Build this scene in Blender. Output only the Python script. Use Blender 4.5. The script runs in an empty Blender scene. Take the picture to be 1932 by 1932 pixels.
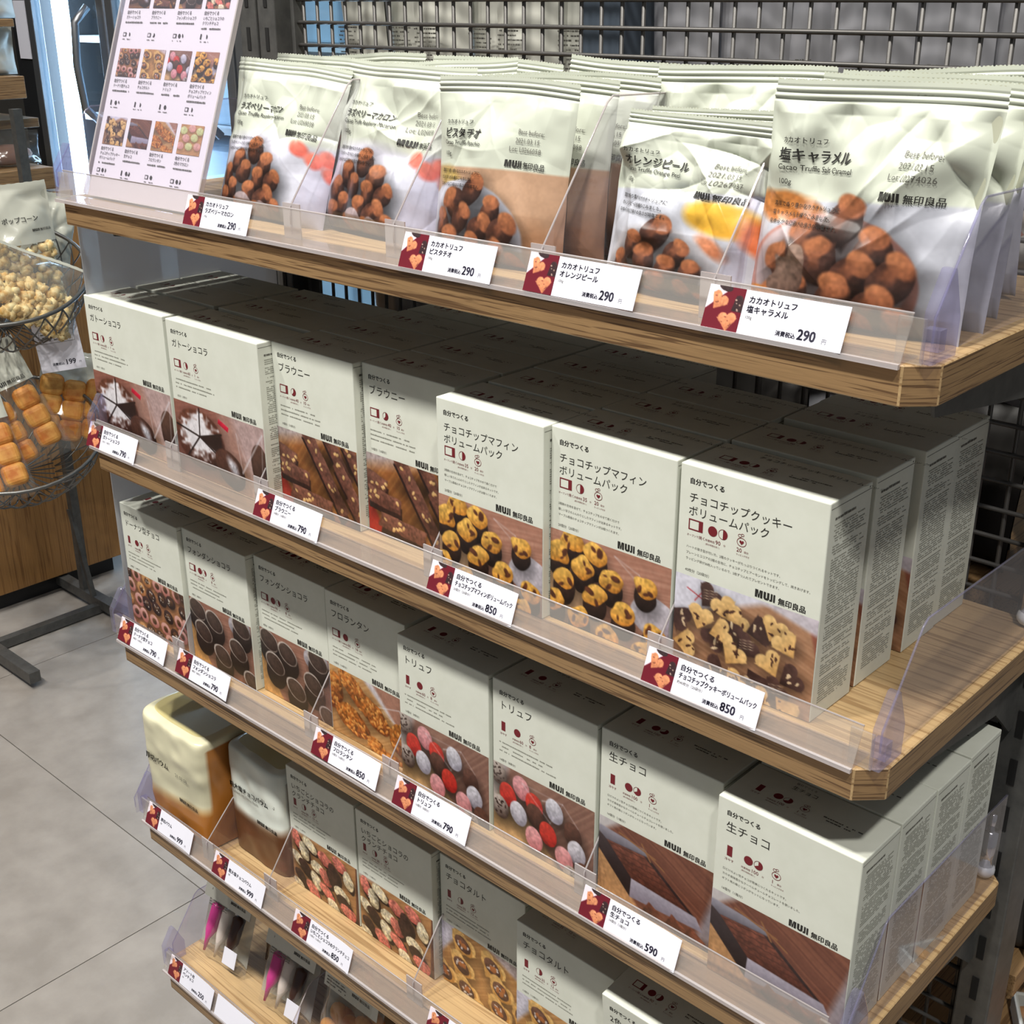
import bpy, bmesh, math, random
import numpy as np
from mathutils import Matrix, Vector

# ------------------------------------------------------------------ camera, world, lights, exposure
scene = bpy.context.scene
COL = scene.collection
CAM_POS = (0.727, -0.6295, 1.5472)
YAW, PITCH, ROLL, FPX = 0.7460, 0.3915, -0.0031, 2365.97
def camera_axes():
    cy, sy, cp, sp = math.cos(YAW), math.sin(YAW), math.cos(PITCH), math.sin(PITCH)
    f = Vector((-sy * cp, cy * cp, -sp)); r = Vector((cy, sy, 0)); u = r.cross(f)
    cr, sr = math.cos(ROLL), math.sin(ROLL)
    return f, cr * r + sr * u, -sr * r + cr * u
_f, _r, _u = camera_axes()
cam_data = bpy.data.cameras.new('camera'); cam = bpy.data.objects.new('camera', cam_data); COL.objects.link(cam)
cam.matrix_world = Matrix(((_r.x, _u.x, -_f.x, CAM_POS[0]), (_r.y, _u.y, -_f.y, CAM_POS[1]), (_r.z, _u.z, -_f.z, CAM_POS[2]), (0, 0, 0, 1)))
cam_data.sensor_width = 36.0; cam_data.lens = FPX / 1932.0 * 36.0
cam_data.clip_start = 0.02; cam_data.clip_end = 60
scene.camera = cam

world = bpy.data.worlds.new('shop_ambient'); scene.world = world; world.use_nodes = True
bg = world.node_tree.nodes['Background']; bg.inputs[0].default_value = (0.93, 0.97, 1.0, 1); bg.inputs[1].default_value = 0.16

def ceiling_lamp(x, y, z, power, tx, ty, tz, size=0.13, color=(1.0, 0.965, 0.90)):
    l = bpy.data.lights.new('ceiling_lamp', 'AREA'); l.shape = 'DISK'; l.size = size; l.energy = power; l.color = color
    l.spread = math.radians(120)
    o = bpy.data.objects.new('ceiling_lamp', l); COL.objects.link(o)
    o.location = (x, y, z); o.rotation_euler = Vector((tx - x, ty - y, tz - z)).to_track_quat('-Z', 'Y').to_euler()
for lx in (-1.55, -0.45, 0.62, 1.7):
    ceiling_lamp(lx, -1.22, 4.05, 27, lx * 0.6, 0.05, 1.0, 0.2)
ceiling_lamp(-2.3, -0.3, 4.05, 15, -2.2, 0.7, 0.8)
ceiling_lamp(-1.6, 0.4, 4.05, 9, -1.6, 0.6, 0.0)

scene.view_settings.view_transform = 'Standard'; scene.view_settings.look = 'None'
scene.view_settings.exposure = 0.0; scene.view_settings.gamma = 1.0
scene.view_settings.use_curve_mapping = False
scene.render.film_transparent = False
scene.cycles.max_bounces = 8; scene.cycles.diffuse_bounces = 3; scene.cycles.glossy_bounces = 3; scene.cycles.transparent_max_bounces = 20

# ------------------------------------------------------------------ helpers
def lin(c):
    c = np.asarray(c, float) / 255.0
    return np.where(c <= 0.04045, c / 12.92, ((c + 0.055) / 1.055) ** 2.4)
def rgba(r, g, b): return tuple(float(v) for v in lin((r, g, b))) + (1.0,)

def new_mat(name, col=(200, 200, 200), rough=0.5, metal=0.0, spec=0.5):
    m = bpy.data.materials.new(name); m.use_nodes = True
    p = m.node_tree.nodes['Principled BSDF']
    p.inputs['Base Color'].default_value = rgba(*col); p.inputs['Roughness'].default_value = rough
    p.inputs['Metallic'].default_value = metal; p.inputs['Specular IOR Level'].default_value = spec
    return m
def nodes_of(m): return m.node_tree.nodes, m.node_tree.links, m.node_tree.nodes['Principled BSDF']

def add_noise(m, a, b, scale=(40, 40, 40), detail=4, bump=0.0, lo=0.35, hi=0.65, rough=0.6):
    N, L, p = nodes_of(m)
    tc = N.new('ShaderNodeTexCoord'); mp = N.new('ShaderNodeMapping'); mp.inputs['Scale'].default_value = scale
    nz = N.new('ShaderNodeTexNoise'); nz.inputs['Scale'].default_value = 1.0; nz.inputs['Detail'].default_value = detail; nz.inputs['Roughness'].default_value = rough
    cr = N.new('ShaderNodeValToRGB'); cr.color_ramp.elements[0].position = lo; cr.color_ramp.elements[1].position = hi
    cr.color_ramp.elements[0].color = rgba(*a); cr.color_ramp.elements[1].color = rgba(*b)
    L.new(tc.outputs['Object'], mp.inputs['Vector']); L.new(mp.outputs['Vector'], nz.inputs['Vector'])
    L.new(nz.outputs['Fac'], cr.inputs['Fac']); L.new(cr.outputs['Color'], p.inputs['Base Color'])
    if bump:
        bp = N.new('ShaderNodeBump'); bp.inputs['Strength'].default_value = bump; bp.inputs['Distance'].default_value = 0.002
        L.new(nz.outputs['Fac'], bp.inputs['Height']); L.new(bp.outputs['Normal'], p.inputs['Normal'])
    return m

def wood_mat(name, light, dark, along='X', fine=1.0):
    m = new_mat(name, light, 0.42)
    N, L, p = nodes_of(m)
    tc = N.new('ShaderNodeTexCoord')
    def nz(scale, det, dist=0.0):
        mp = N.new('ShaderNodeMapping')
        s = {'X': (scale[0], scale[1], scale[1]), 'E': (scale[0], scale[0], scale[1]), 'Y': (scale[1], scale[0], scale[1]), 'Z': (scale[1], scale[1], scale[0])}[along]
        mp.inputs['Scale'].default_value = s
        t = N.new('ShaderNodeTexNoise'); t.inputs['Scale'].default_value = 1.0; t.inputs['Detail'].default_value = det; t.inputs['Distortion'].default_value = dist
        L.new(tc.outputs['Object'], mp.inputs['Vector']); L.new(mp.outputs['Vector'], t.inputs['Vector'])
        return t
    n1 = nz((9 * fine, 430 * fine), 3, 0.8); n2 = nz((2.5 * fine, 60 * fine), 3, 0.4); n3 = nz((40 * fine, 900 * fine), 2)
    r1 = N.new('ShaderNodeValToRGB'); e = r1.color_ramp.elements; e[0].position = 0.40; e[0].color = (0, 0, 0, 1); e[1].position = 0.47; e[1].color = (1, 1, 1, 1)
    L.new(n1.outputs['Fac'], r1.inputs['Fac'])
    mid = tuple((a + b) / 2 for a, b in zip(light, dark))
    mx1 = N.new('ShaderNodeMix'); mx1.data_type = 'RGBA'; mx1.inputs['A'].default_value = rgba(*mid); mx1.inputs['B'].default_value = rgba(*light)
    L.new(n2.outputs['Fac'], mx1.inputs['Factor'])
    mx2 = N.new('ShaderNodeMix'); mx2.data_type = 'RGBA'; mx2.inputs['A'].default_value = rgba(*dark)
    L.new(r1.outputs['Color'], mx2.inputs['Factor']); L.new(mx1.outputs['Result'], mx2.inputs['B'])
    mx3 = N.new('ShaderNodeMix'); mx3.data_type = 'RGBA'; mx3.blend_type = 'OVERLAY'; mx3.inputs['Factor'].default_value = 0.25
    L.new(mx2.outputs['Result'], mx3.inputs['A']); L.new(n3.outputs['Fac'], mx3.inputs['B'])
    L.new(mx3.outputs['Result'], p.inputs['Base Color'])
    bp = N.new('ShaderNodeBump'); bp.inputs['Strength'].default_value = 0.15; bp.inputs['Distance'].default_value = 0.0006
    L.new(r1.outputs['Color'], bp.inputs['Height']); L.new(bp.outputs['Normal'], p.inputs['Normal'])
    return m

def attr_mat(name, rough=0.4, spec=0.5, coat=0.0):
    m = new_mat(name, (200, 200, 200), rough, 0, spec)
    N, L, p = nodes_of(m)
    a = N.new('ShaderNodeAttribute'); a.attribute_name = 'ink'; L.new(a.outputs['Color'], p.inputs['Base Color'])
    p.inputs['Coat Weight'].default_value = coat; p.inputs['Coat Roughness'].default_value = 0.2
    return m

def clear_mat(name, tint=(245, 245, 250), haze=0.05, hazecol=(225, 225, 230), gloss=1.0, rough=0.05):
    """thin clear plastic: transparent film with fresnel gloss and a little milky haze"""
    m = bpy.data.materials.new(name); m.use_nodes = True
    N, L = m.node_tree.nodes, m.node_tree.links
    N.clear()
    out = N.new('ShaderNodeOutputMaterial'); tr = N.new('ShaderNodeBsdfTransparent'); tr.inputs['Color'].default_value = rgba(*tint)
    gl = N.new('ShaderNodeBsdfGlossy'); gl.inputs['Roughness'].default_value = rough; gl.inputs['Color'].default_value = (gloss, gloss, gloss, 1)
    df = N.new('ShaderNodeBsdfDiffuse'); df.inputs['Color'].default_value = rgba(*hazecol)
    fr = N.new('ShaderNodeFresnel'); fr.inputs['IOR'].default_value = 1.45
    m1 = N.new('ShaderNodeMixShader'); m1.inputs['Fac'].default_value = haze
    m2 = N.new('ShaderNodeMixShader')
    L.new(tr.outputs[0], m1.inputs[1]); L.new(df.outputs[0], m1.inputs[2])
    ge = N.new('ShaderNodeNewGeometry'); sb = N.new('ShaderNodeMath'); sb.operation = 'SUBTRACT'; sb.inputs[0].default_value = 1.0
    mu = N.new('ShaderNodeMath'); mu.operation = 'MULTIPLY'; L.new(ge.outputs['Backfacing'], sb.inputs[1]); L.new(fr.outputs[0], mu.inputs[0]); L.new(sb.outputs[0], mu.inputs[1])
    L.new(mu.outputs[0], m2.inputs['Fac']); L.new(m1.outputs[0], m2.inputs[1]); L.new(gl.outputs[0], m2.inputs[2])
    L.new(m2.outputs[0], out.inputs['Surface'])
    return m
def glow_mat(name, col, strength):
    m = bpy.data.materials.new(name); m.use_nodes = True
    N, L = m.node_tree.nodes, m.node_tree.links; N.clear()
    out = N.new('ShaderNodeOutputMaterial'); e = N.new('ShaderNodeEmission'); e.inputs['Color'].default_value = rgba(*col); e.inputs['Strength'].default_value = strength
    L.new(e.outputs[0], out.inputs['Surface']); return m

M = {}
M['carton'] = add_noise(new_mat('carton_white', (214, 217, 206), 0.55, 0, 0.35), (211, 214, 202), (218, 221, 210), (30, 30, 30))
M['black'] = new_mat('ink_black', (34, 33, 30), 0.6)
M['grey_ink'] = new_mat('ink_grey', (98, 97, 90), 0.6)
M['faint_ink'] = new_mat('ink_faint', (142, 142, 132), 0.6)
M['red_ink'] = new_mat('ink_maroon', (112, 24, 34), 0.6)
M['blue_ink'] = new_mat('ink_navy', (40, 38, 58), 0.6)
M['photo'] = attr_mat('photo_ink', 0.38, 0.4)
M['bagfilm'] = attr_mat('pouch_film', 0.36, 0.5, 0.12)
M['wrapfilm'] = attr_mat('cake_wrap_film', 0.3, 0.5, 0.3)
M['oak'] = wood_mat('oak_edge', (160, 129, 90), (96, 71, 47), along='E')
M['oak_top'] = wood_mat('oak_top', (192, 163, 120), (152, 122, 84), fine=0.5)
M['oak_y'] = wood_mat('oak_along_depth', (160, 129, 90), (112, 84, 56), along='Y')
M['cabwood'] = wood_mat('cabinet_wood', (168, 124, 72), (132, 92, 50), along='Z', fine=0.4)
M['steel'] = add_noise(new_mat('grey_painted_steel', (84, 84, 82), 0.45, 0.3), (78, 78, 77), (92, 92, 90), (60, 60, 60))
M['darksteel'] = new_mat('dark_slot', (14, 14, 14), 0.8)
M['wire'] = new_mat('grey_wire', (92, 90, 88), 0.4, 0.5)
M['basketwire'] = new_mat('basket_wire', (112, 112, 110), 0.35, 0.8)
M['chrome'] = new_mat('chrome', (215, 215, 220), 0.12, 1.0)
M['card'] = new_mat('price_card_paper', (228, 228, 240), 0.5)
M['paper'] = new_mat('poster_paper', (232, 228, 230), 0.45)
M['acrylic'] = clear_mat('clear_acrylic', (247, 246, 250), 0.04, (215, 213, 224), 1.0, 0.04)
M['rail'] = clear_mat('clear_rail_plastic', (242, 240, 238), 0.14, (226, 222, 218), 1.0, 0.12)
M['rail_edge'] = clear_mat('rail_edge_plastic', (215, 205, 200), 0.45, (225, 220, 222), 1.0, 0.1)
M['bracket'] = clear_mat('lavender_clear_plastic', (236, 235, 246), 0.09, (206, 204, 226), 1.0, 0.06)
M['film'] = clear_mat('clear_bag_film', (246, 246, 244), 0.06, (235, 235, 230), 1.0, 0.12)
M['hazefilm'] = clear_mat('milky_bag_film', (225, 225, 220), 0.5, (205, 206, 198), 1.0, 0.2)
M['frost'] = clear_mat('frosted_side_panel', (190, 190, 190), 0.88, (186, 186, 188), 1.0, 0.25)
_n, _l = M['frost'].node_tree.nodes, M['frost'].node_tree.links
_tl = _n.new('ShaderNodeBsdfTranslucent'); _tl.inputs['Color'].default_value = rgba(206, 206, 208)
_mx = _n.new('ShaderNodeMixShader'); _mx.inputs['Fac'].default_value = 0.55
_df = [q for q in _n if q.type == 'BSDF_DIFFUSE'][0]; _tg = _df.outputs[0].links[0].to_socket
_l.new(_df.outputs[0], _mx.inputs[1]); _l.new(_tl.outputs[0], _mx.inputs[2]); _l.new(_mx.outputs[0], _tg)
M['glass'] = clear_mat('fridge_glass', (228, 240, 248), 0.03, (220, 235, 245), 1.0, 0.02)
M['white'] = new_mat('white_plastic', (228, 232, 234), 0.4)
M['tray'] = new_mat('grey_blue_tray', (176, 200, 216), 0.5)
M['blackpaint'] = new_mat('black_panel', (26, 27, 30), 0.55)
M['alu'] = new_mat('brushed_aluminium', (150, 152, 156), 0.35, 0.85)
M['led'] = glow_mat('led_tube', (225, 240, 255), 22.0)
M['floor'] = add_noise(new_mat('concrete_tile', (150, 144, 138), 0.5), (138, 132, 126), (156, 150, 144), (9, 9, 9), 8)
M['grout'] = new_mat('floor_joint', (118, 113, 108), 0.8)
M['popcorn'] = add_noise(new_mat('popcorn', (226, 196, 130), 0.6), (206, 160, 84), (240, 222, 170), (60, 60, 60), 4, 0.3)
M['cake'] = add_noise(new_mat('sponge_cake', (206, 142, 62), 0.6), (184, 104, 36), (222, 166, 84), (22, 22, 22), 4)
M['pouchwhite'] = new_mat('white_pouch', (206, 206, 196), 0.45)
M['pouchgrey'] = add_noise(new_mat('silver_pouch', (168, 168, 174), 0.3, 0.25), (140, 140, 146), (190, 190, 196), (14, 14, 6), 3)
M['shadepouch'] = new_mat('pouch_shade_dark', (40, 38, 36), 0.45)  # near-black pouch colour stands in for the shade behind the grid
M['farwall'] = new_mat('far_shop_wall', (116, 112, 106), 0.7)
M['navy'] = new_mat('slate_divider', (70, 80, 92), 0.5)
M['pink'] = new_mat('pink_pen', (214, 70, 150), 0.3)
M['cream'] = new_mat('white_pen', (226, 214, 206), 0.3)
M['brown'] = new_mat('brown_pen', (66, 44, 38), 0.3)
M['redbrown'] = new_mat('meat_snack', (150, 108, 92), 0.6)

class MB:
    def __init__(s): s.v = []; s.f = []; s.mi = []; s.mats = []; s.sm = []
    def _m(s, mat):
        if mat not in s.mats: s.mats.append(mat)
        return s.mats.index(mat)
    def add(s, vs, fs, mat, smooth=False):
        b = len(s.v); k = s._m(mat)
        s.v.extend([tuple(map(float, v)) for v in vs])
        for f in fs: s.f.append(tuple(b + i for i in f)); s.mi.append(k); s.sm.append(smooth)
        return s
    def box(s, a, b, mat):
        x0, y0, z0 = a; x1, y1, z1 = b
        return s.add([(x0, y0, z0), (x1, y0, z0), (x1, y1, z0), (x0, y1, z0), (x0, y0, z1), (x1, y0, z1), (x1, y1, z1), (x0, y1, z1)],
                     [(0, 3, 2, 1), (4, 5, 6, 7), (0, 1, 5, 4), (1, 2, 6, 5), (2, 3, 7, 6), (3, 0, 4, 7)], mat)
    def prism(s, pts, axis, lo, hi, mat):
        n = len(pts)
        def P(p, t): return {'x': (t, p[0], p[1]), 'y': (p[0], t, p[1]), 'z': (p[0], p[1], t)}[axis]
        vs = [P(p, lo) for p in pts] + [P(p, hi) for p in pts]
        fs = [tuple(range(n))[::-1], tuple(range(n, 2 * n))] + [(i, (i + 1) % n, n + (i + 1) % n, n + i) for i in range(n)]
        return s.add(vs, fs, mat)
    def tube(s, path, r, mat, seg=6, closed=False):
        path = [Vector(p) for p in path]; n = len(path); vs = []; fs = []
        prev = None
        for i, p in enumerate(path):
            if closed: d = path[(i + 1) % n] - path[i - 1]
            else: d = path[min(i + 1, n - 1)] - path[max(i - 1, 0)]
            d = d.normalized() if d.length > 0 else Vector((0, 0, 1))
            ref = prev if prev is not None else (Vector((0, 0, 1)) if abs(d.z) < 0.9 else Vector((1, 0, 0)))
            a = (ref - d * ref.dot(d)); a = a.normalized() if a.length > 1e-6 else Vector((1, 0, 0)); b = d.cross(a); prev = a
            rr = r[i] if isinstance(r, (list, tuple)) else r
            for k in range(seg):
                t = 2 * math.pi * k / seg; vs.append(p + (a * math.cos(t) + b * math.sin(t)) * rr)
        m = n if closed else n - 1
        for i in range(m):
            for k in range(seg):
                a0 = i * seg + k; a1 = i * seg + (k + 1) % seg; b0 = ((i + 1) % n) * seg + k; b1 = ((i + 1) % n) * seg + (k + 1) % seg
                fs.append((a0, a1, b1, b0))
        if not closed: fs.append(tuple(range(seg))[::-1]); fs.append(tuple(range((n - 1) * seg, n * seg)))
        return s.add(vs, fs, mat, True)
    def ellipsoid(s, c, r, mat, nu=10, nv=7, jitter=0.0, rng=None):
        vs = []; fs = []
        for j in range(nv + 1):
            ph = math.pi * j / nv
            for i in range(nu):
                th = 2 * math.pi * i / nu; q = 1 + (rng.uniform(-jitter, jitter) if jitter else 0)
                vs.append((c[0] + r[0] * q * math.sin(ph) * math.cos(th), c[1] + r[1] * q * math.sin(ph) * math.sin(th), c[2] + r[2] * q * math.cos(ph)))
        for j in range(nv):
            for i in range(nu):
                fs.append((j * nu + i, (j + 1) * nu + i, (j + 1) * nu + (i + 1) % nu, j * nu + (i + 1) % nu))
        return s.add(vs, fs, mat, True)
    def mesh(s, name, bevel=0.0, seg=2):
        me = bpy.data.meshes.new(name); me.from_pydata(s.v, [], s.f)
        for m in s.mats: me.materials.append(m)
        me.polygons.foreach_set('material_index', s.mi); me.polygons.foreach_set('use_smooth', s.sm)
        if bevel:
            bm = bmesh.new(); bm.from_mesh(me)
            bmesh.ops.bevel(bm, geom=[e for e in bm.edges], offset=bevel, segments=seg, affect='EDGES', profile=0.5)
            bm.to_mesh(me); bm.free()
        me.update(); return me
    def build(s, name, parent=None, bevel=0.0, loc=None, seg=2):
        return link(name, s.mesh(name, bevel, seg), parent, loc)

def link(name, me, parent=None, loc=None):
    o = bpy.data.objects.new(name, me); COL.objects.link(o); o.parent = parent
    if loc is not None: o.location = loc
    return o
def tag(o, label=None, cat=None, group=None, kind=None):
    if label: o['label'] = label
    if cat: o['category'] = cat
    if group: o['group'] = group
    if kind: o['kind'] = kind
    return o
def empty(name, loc=(0, 0, 0), rot=(0, 0, 0)):
    o = bpy.data.objects.new(name, None); COL.objects.link(o); o.location = loc; o.rotation_euler = rot; o.empty_display_size = 0.02
    return o
def copy_tree(o, parent=None):
    c = o.copy(); COL.objects.link(c); c.parent = parent
    for ch in list(o.children): copy_tree(ch, c)
    return c

# ------------------------------------------------------------------ lettering
_fc = bpy.data.curves.new('lettering_source', 'FONT'); _fo = bpy.data.objects.new('lettering_source', _fc); COL.objects.link(_fo)
_fc.resolution_u = 2
_glyphs = {}
def glyphs(text, bold=0.0):
    k = (text, bold)
    if k not in _glyphs:
        _fc.body = text; _fc.size = 1.0; _fc.offset = bold
        bpy.context.view_layer.update()
        dg = bpy.context.evaluated_depsgraph_get()
        me = bpy.data.meshes.new_from_object(_fo.evaluated_get(dg))
        v = np.zeros(len(me.vertices) * 3); me.vertices.foreach_get('co', v); v = v.reshape(-1, 3)[:, :2].copy()
        f = [tuple(p.vertices) for p in me.polygons]
        bpy.data.meshes.remove(me)
        _glyphs[k] = (v, f)
    return _glyphs[k]

class Ink:
    """flat print in millimetres (u to the right, v up), later laid on a face"""
    def __init__(s): s.v = []; s.f = []; s.mi = []; s.mats = []; s.n = 0
    def poly(s, v, f, mat):
        if mat not in s.mats: s.mats.append(mat)
        k = s.mats.index(mat); b = s.n
        s.v.append(np.asarray(v, float)); s.n += len(v)
        for q in f: s.f.append(tuple(b + i for i in q)); s.mi.append(k)
    def text(s, t, u, v, size, mat, bold=0.0, xs=1.0, align='l', width=None):
        if t.startswith('MUJI'):
            s.wordmark(u, v, size, mat, width); t = t[5:]
            if not t: return
            u += size * 2.35; size *= .84
        vv, ff = glyphs(t, 0.0)
        if len(vv) == 0: return
        vv = vv * size; vv = vv * np.array([xs, 1.0])
        w = vv[:, 0].max()
        if width and w > 0: vv = vv * np.array([width / w, 1.0]); w = width
        if align == 'r': vv = vv - np.array([w, 0])
        if bold:
            d = bold * size * .9
            for dx, dy in ((-d, -d * .5), (d, -d * .5), (-d, d * .5), (d, d * .5)): s.poly(vv + np.array([u + dx, v + dy]), ff, mat)
        else: s.poly(vv + np.array([u, v]), ff, mat)
    def wordmark(s, u, v, size, mat, width=None):
        h = size * .73; w = width or size * 2.1; k = w / 15.0; t = 1.75 * k
        def bars(x, pts): s.poly([(u + (x + a) * k, v + b * h) for a, b in pts], [tuple(range(len(pts)))], mat)
        q = 1.75
        bars(0, [(0, 0), (q, 0), (q, 1), (0, 1)]); bars(0, [(4.0, 0), (5.75, 0), (5.75, 1), (4.0, 1)]); bars(0, [(q, 1), (q * .9, 1), (2.3, 0), (3.45, 0), (4.1, 1), (3.5, 1), (2.87, .35), (2.3, 1)][1:])
        bars(6.5, [(0, .22), (q, .28), (q, 1), (0, 1)]); bars(6.5, [(2.7, .28), (4.4, .22), (4.4, 1), (2.7, 1)]); bars(6.5, [(0, .22), (.7, .03), (2.2, -.02), (3.7, .03), (4.4, .22), (2.7, .28), (2.2, .22), (q, .28)])
        bars(11.3, [(.9, .0), (1.9, .06), (2.0, .25), (2.0, 1), (.6, 1), (.6, .22), (-.2, .22), (-.2, .0)]); bars(13.9, [(0, 0), (q * .8, 0), (q * .8, 1), (0, 1)])
    def rect(s, u0, v0, u1, v1, mat): s.poly([(u0, v0), (u1, v0), (u1, v1), (u0, v1)], [(0, 1, 2, 3)], mat)
    def frame(s, u0, v0, u1, v1, t, mat):
        s.rect(u0, v0, u1, v0 + t, mat); s.rect(u0, v1 - t, u1, v1, mat); s.rect(u0, v0 + t, u0 + t, v1 - t, mat); s.rect(u1 - t, v0 + t, u1, v1 - t, mat)
    def pie(s, u, v, r, a0, a1, mat, n=18):
        pts = [(u, v)] + [(u + r * math.sin(math.radians(a0 + (a1 - a0) * i / n)), v + r * math.cos(math.radians(a0 + (a1 - a0) * i / n))) for i in range(n + 1)]
        s.poly(pts, [(0, i + 2, i + 1) for i in range(n)], mat)
    def ring(s, u, v, r, t, mat, n=20, ry=None):
        ry = ry or r; pts = []
        for i in range(n):
            a = 2 * math.pi * i / n; pts += [(u + r * math.cos(a), v + ry * math.sin(a)), (u + (r - t) * math.cos(a), v + (ry - t) * math.sin(a))]
        s.poly(pts, [(2 * i, 2 * ((i + 1) % n), 2 * ((i + 1) % n) + 1, 2 * i + 1) for i in range(n)], mat)
    def heart(s, u, v, r, mat):
        pts = []
        for i in range(20):
            t = 2 * math.pi * i / 20; pts.append((u + r * (16 * math.sin(t) ** 3) / 17, v + r * (13 * math.cos(t) - 5 * math.cos(2 * t) - 2 * math.cos(3 * t) - math.cos(4 * t)) / 17))
        s.poly(pts, [tuple(range(20))[::-1]], mat)
    def dashes(s, u0, v, width, h, rng, mat, fill=0.8):
        u = u0
        while u < u0 + width:
            w = h * rng.uniform(0.5, 2.4); w = min(w, u0 + width - u)
            if rng.random() < fill: s.rect(u, v + rng.uniform(-.05, .05) * h, u + w, v + h * rng.uniform(.75, 1.0), mat)
            u += w + h * 0.25
    def mesh(s, name, fn, maxedge=None):
        if s.n == 0: return None
        uv = np.concatenate(s.v); me = bpy.data.meshes.new(name)
        if maxedge:
            me.from_pydata([(p[0], p[1], 0) for p in uv], [], s.f); me.polygons.foreach_set('material_index', s.mi)
            bm = bmesh.new(); bm.from_mesh(me); bmesh.ops.triangulate(bm, faces=bm.faces)
            for _ in range(4):
                es = [e for e in bm.edges if e.calc_length() > maxedge]
                if not es: break
                bmesh.ops.subdivide_edges(bm, edges=es, cuts=1); bmesh.ops.triangulate(bm, faces=[f for f in bm.faces if len(f.verts) > 3])
            bm.to_mesh(me); bm.free(); co = np.zeros(len(me.vertices) * 3); me.vertices.foreach_get('co', co); q = fn(co.reshape(-1, 3)[:, :2])
            me.vertices.foreach_set('co', np.asarray(q, np.float32).ravel())
            for m in s.mats: me.materials.append(m)
            me.update(); return me
        me.from_pydata([tuple(p) for p in fn(uv)], [], s.f)
        for m in s.mats: me.materials.append(m)
        me.polygons.foreach_set('material_index', s.mi); me.update(); return me
def face_front(y=-0.00015, x0=0.0, z0=0.0):
    return lambda uv: np.stack([x0 + uv[:, 0] * 1e-3, np.full(len(uv), y), z0 + uv[:, 1] * 1e-3], 1)
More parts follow.
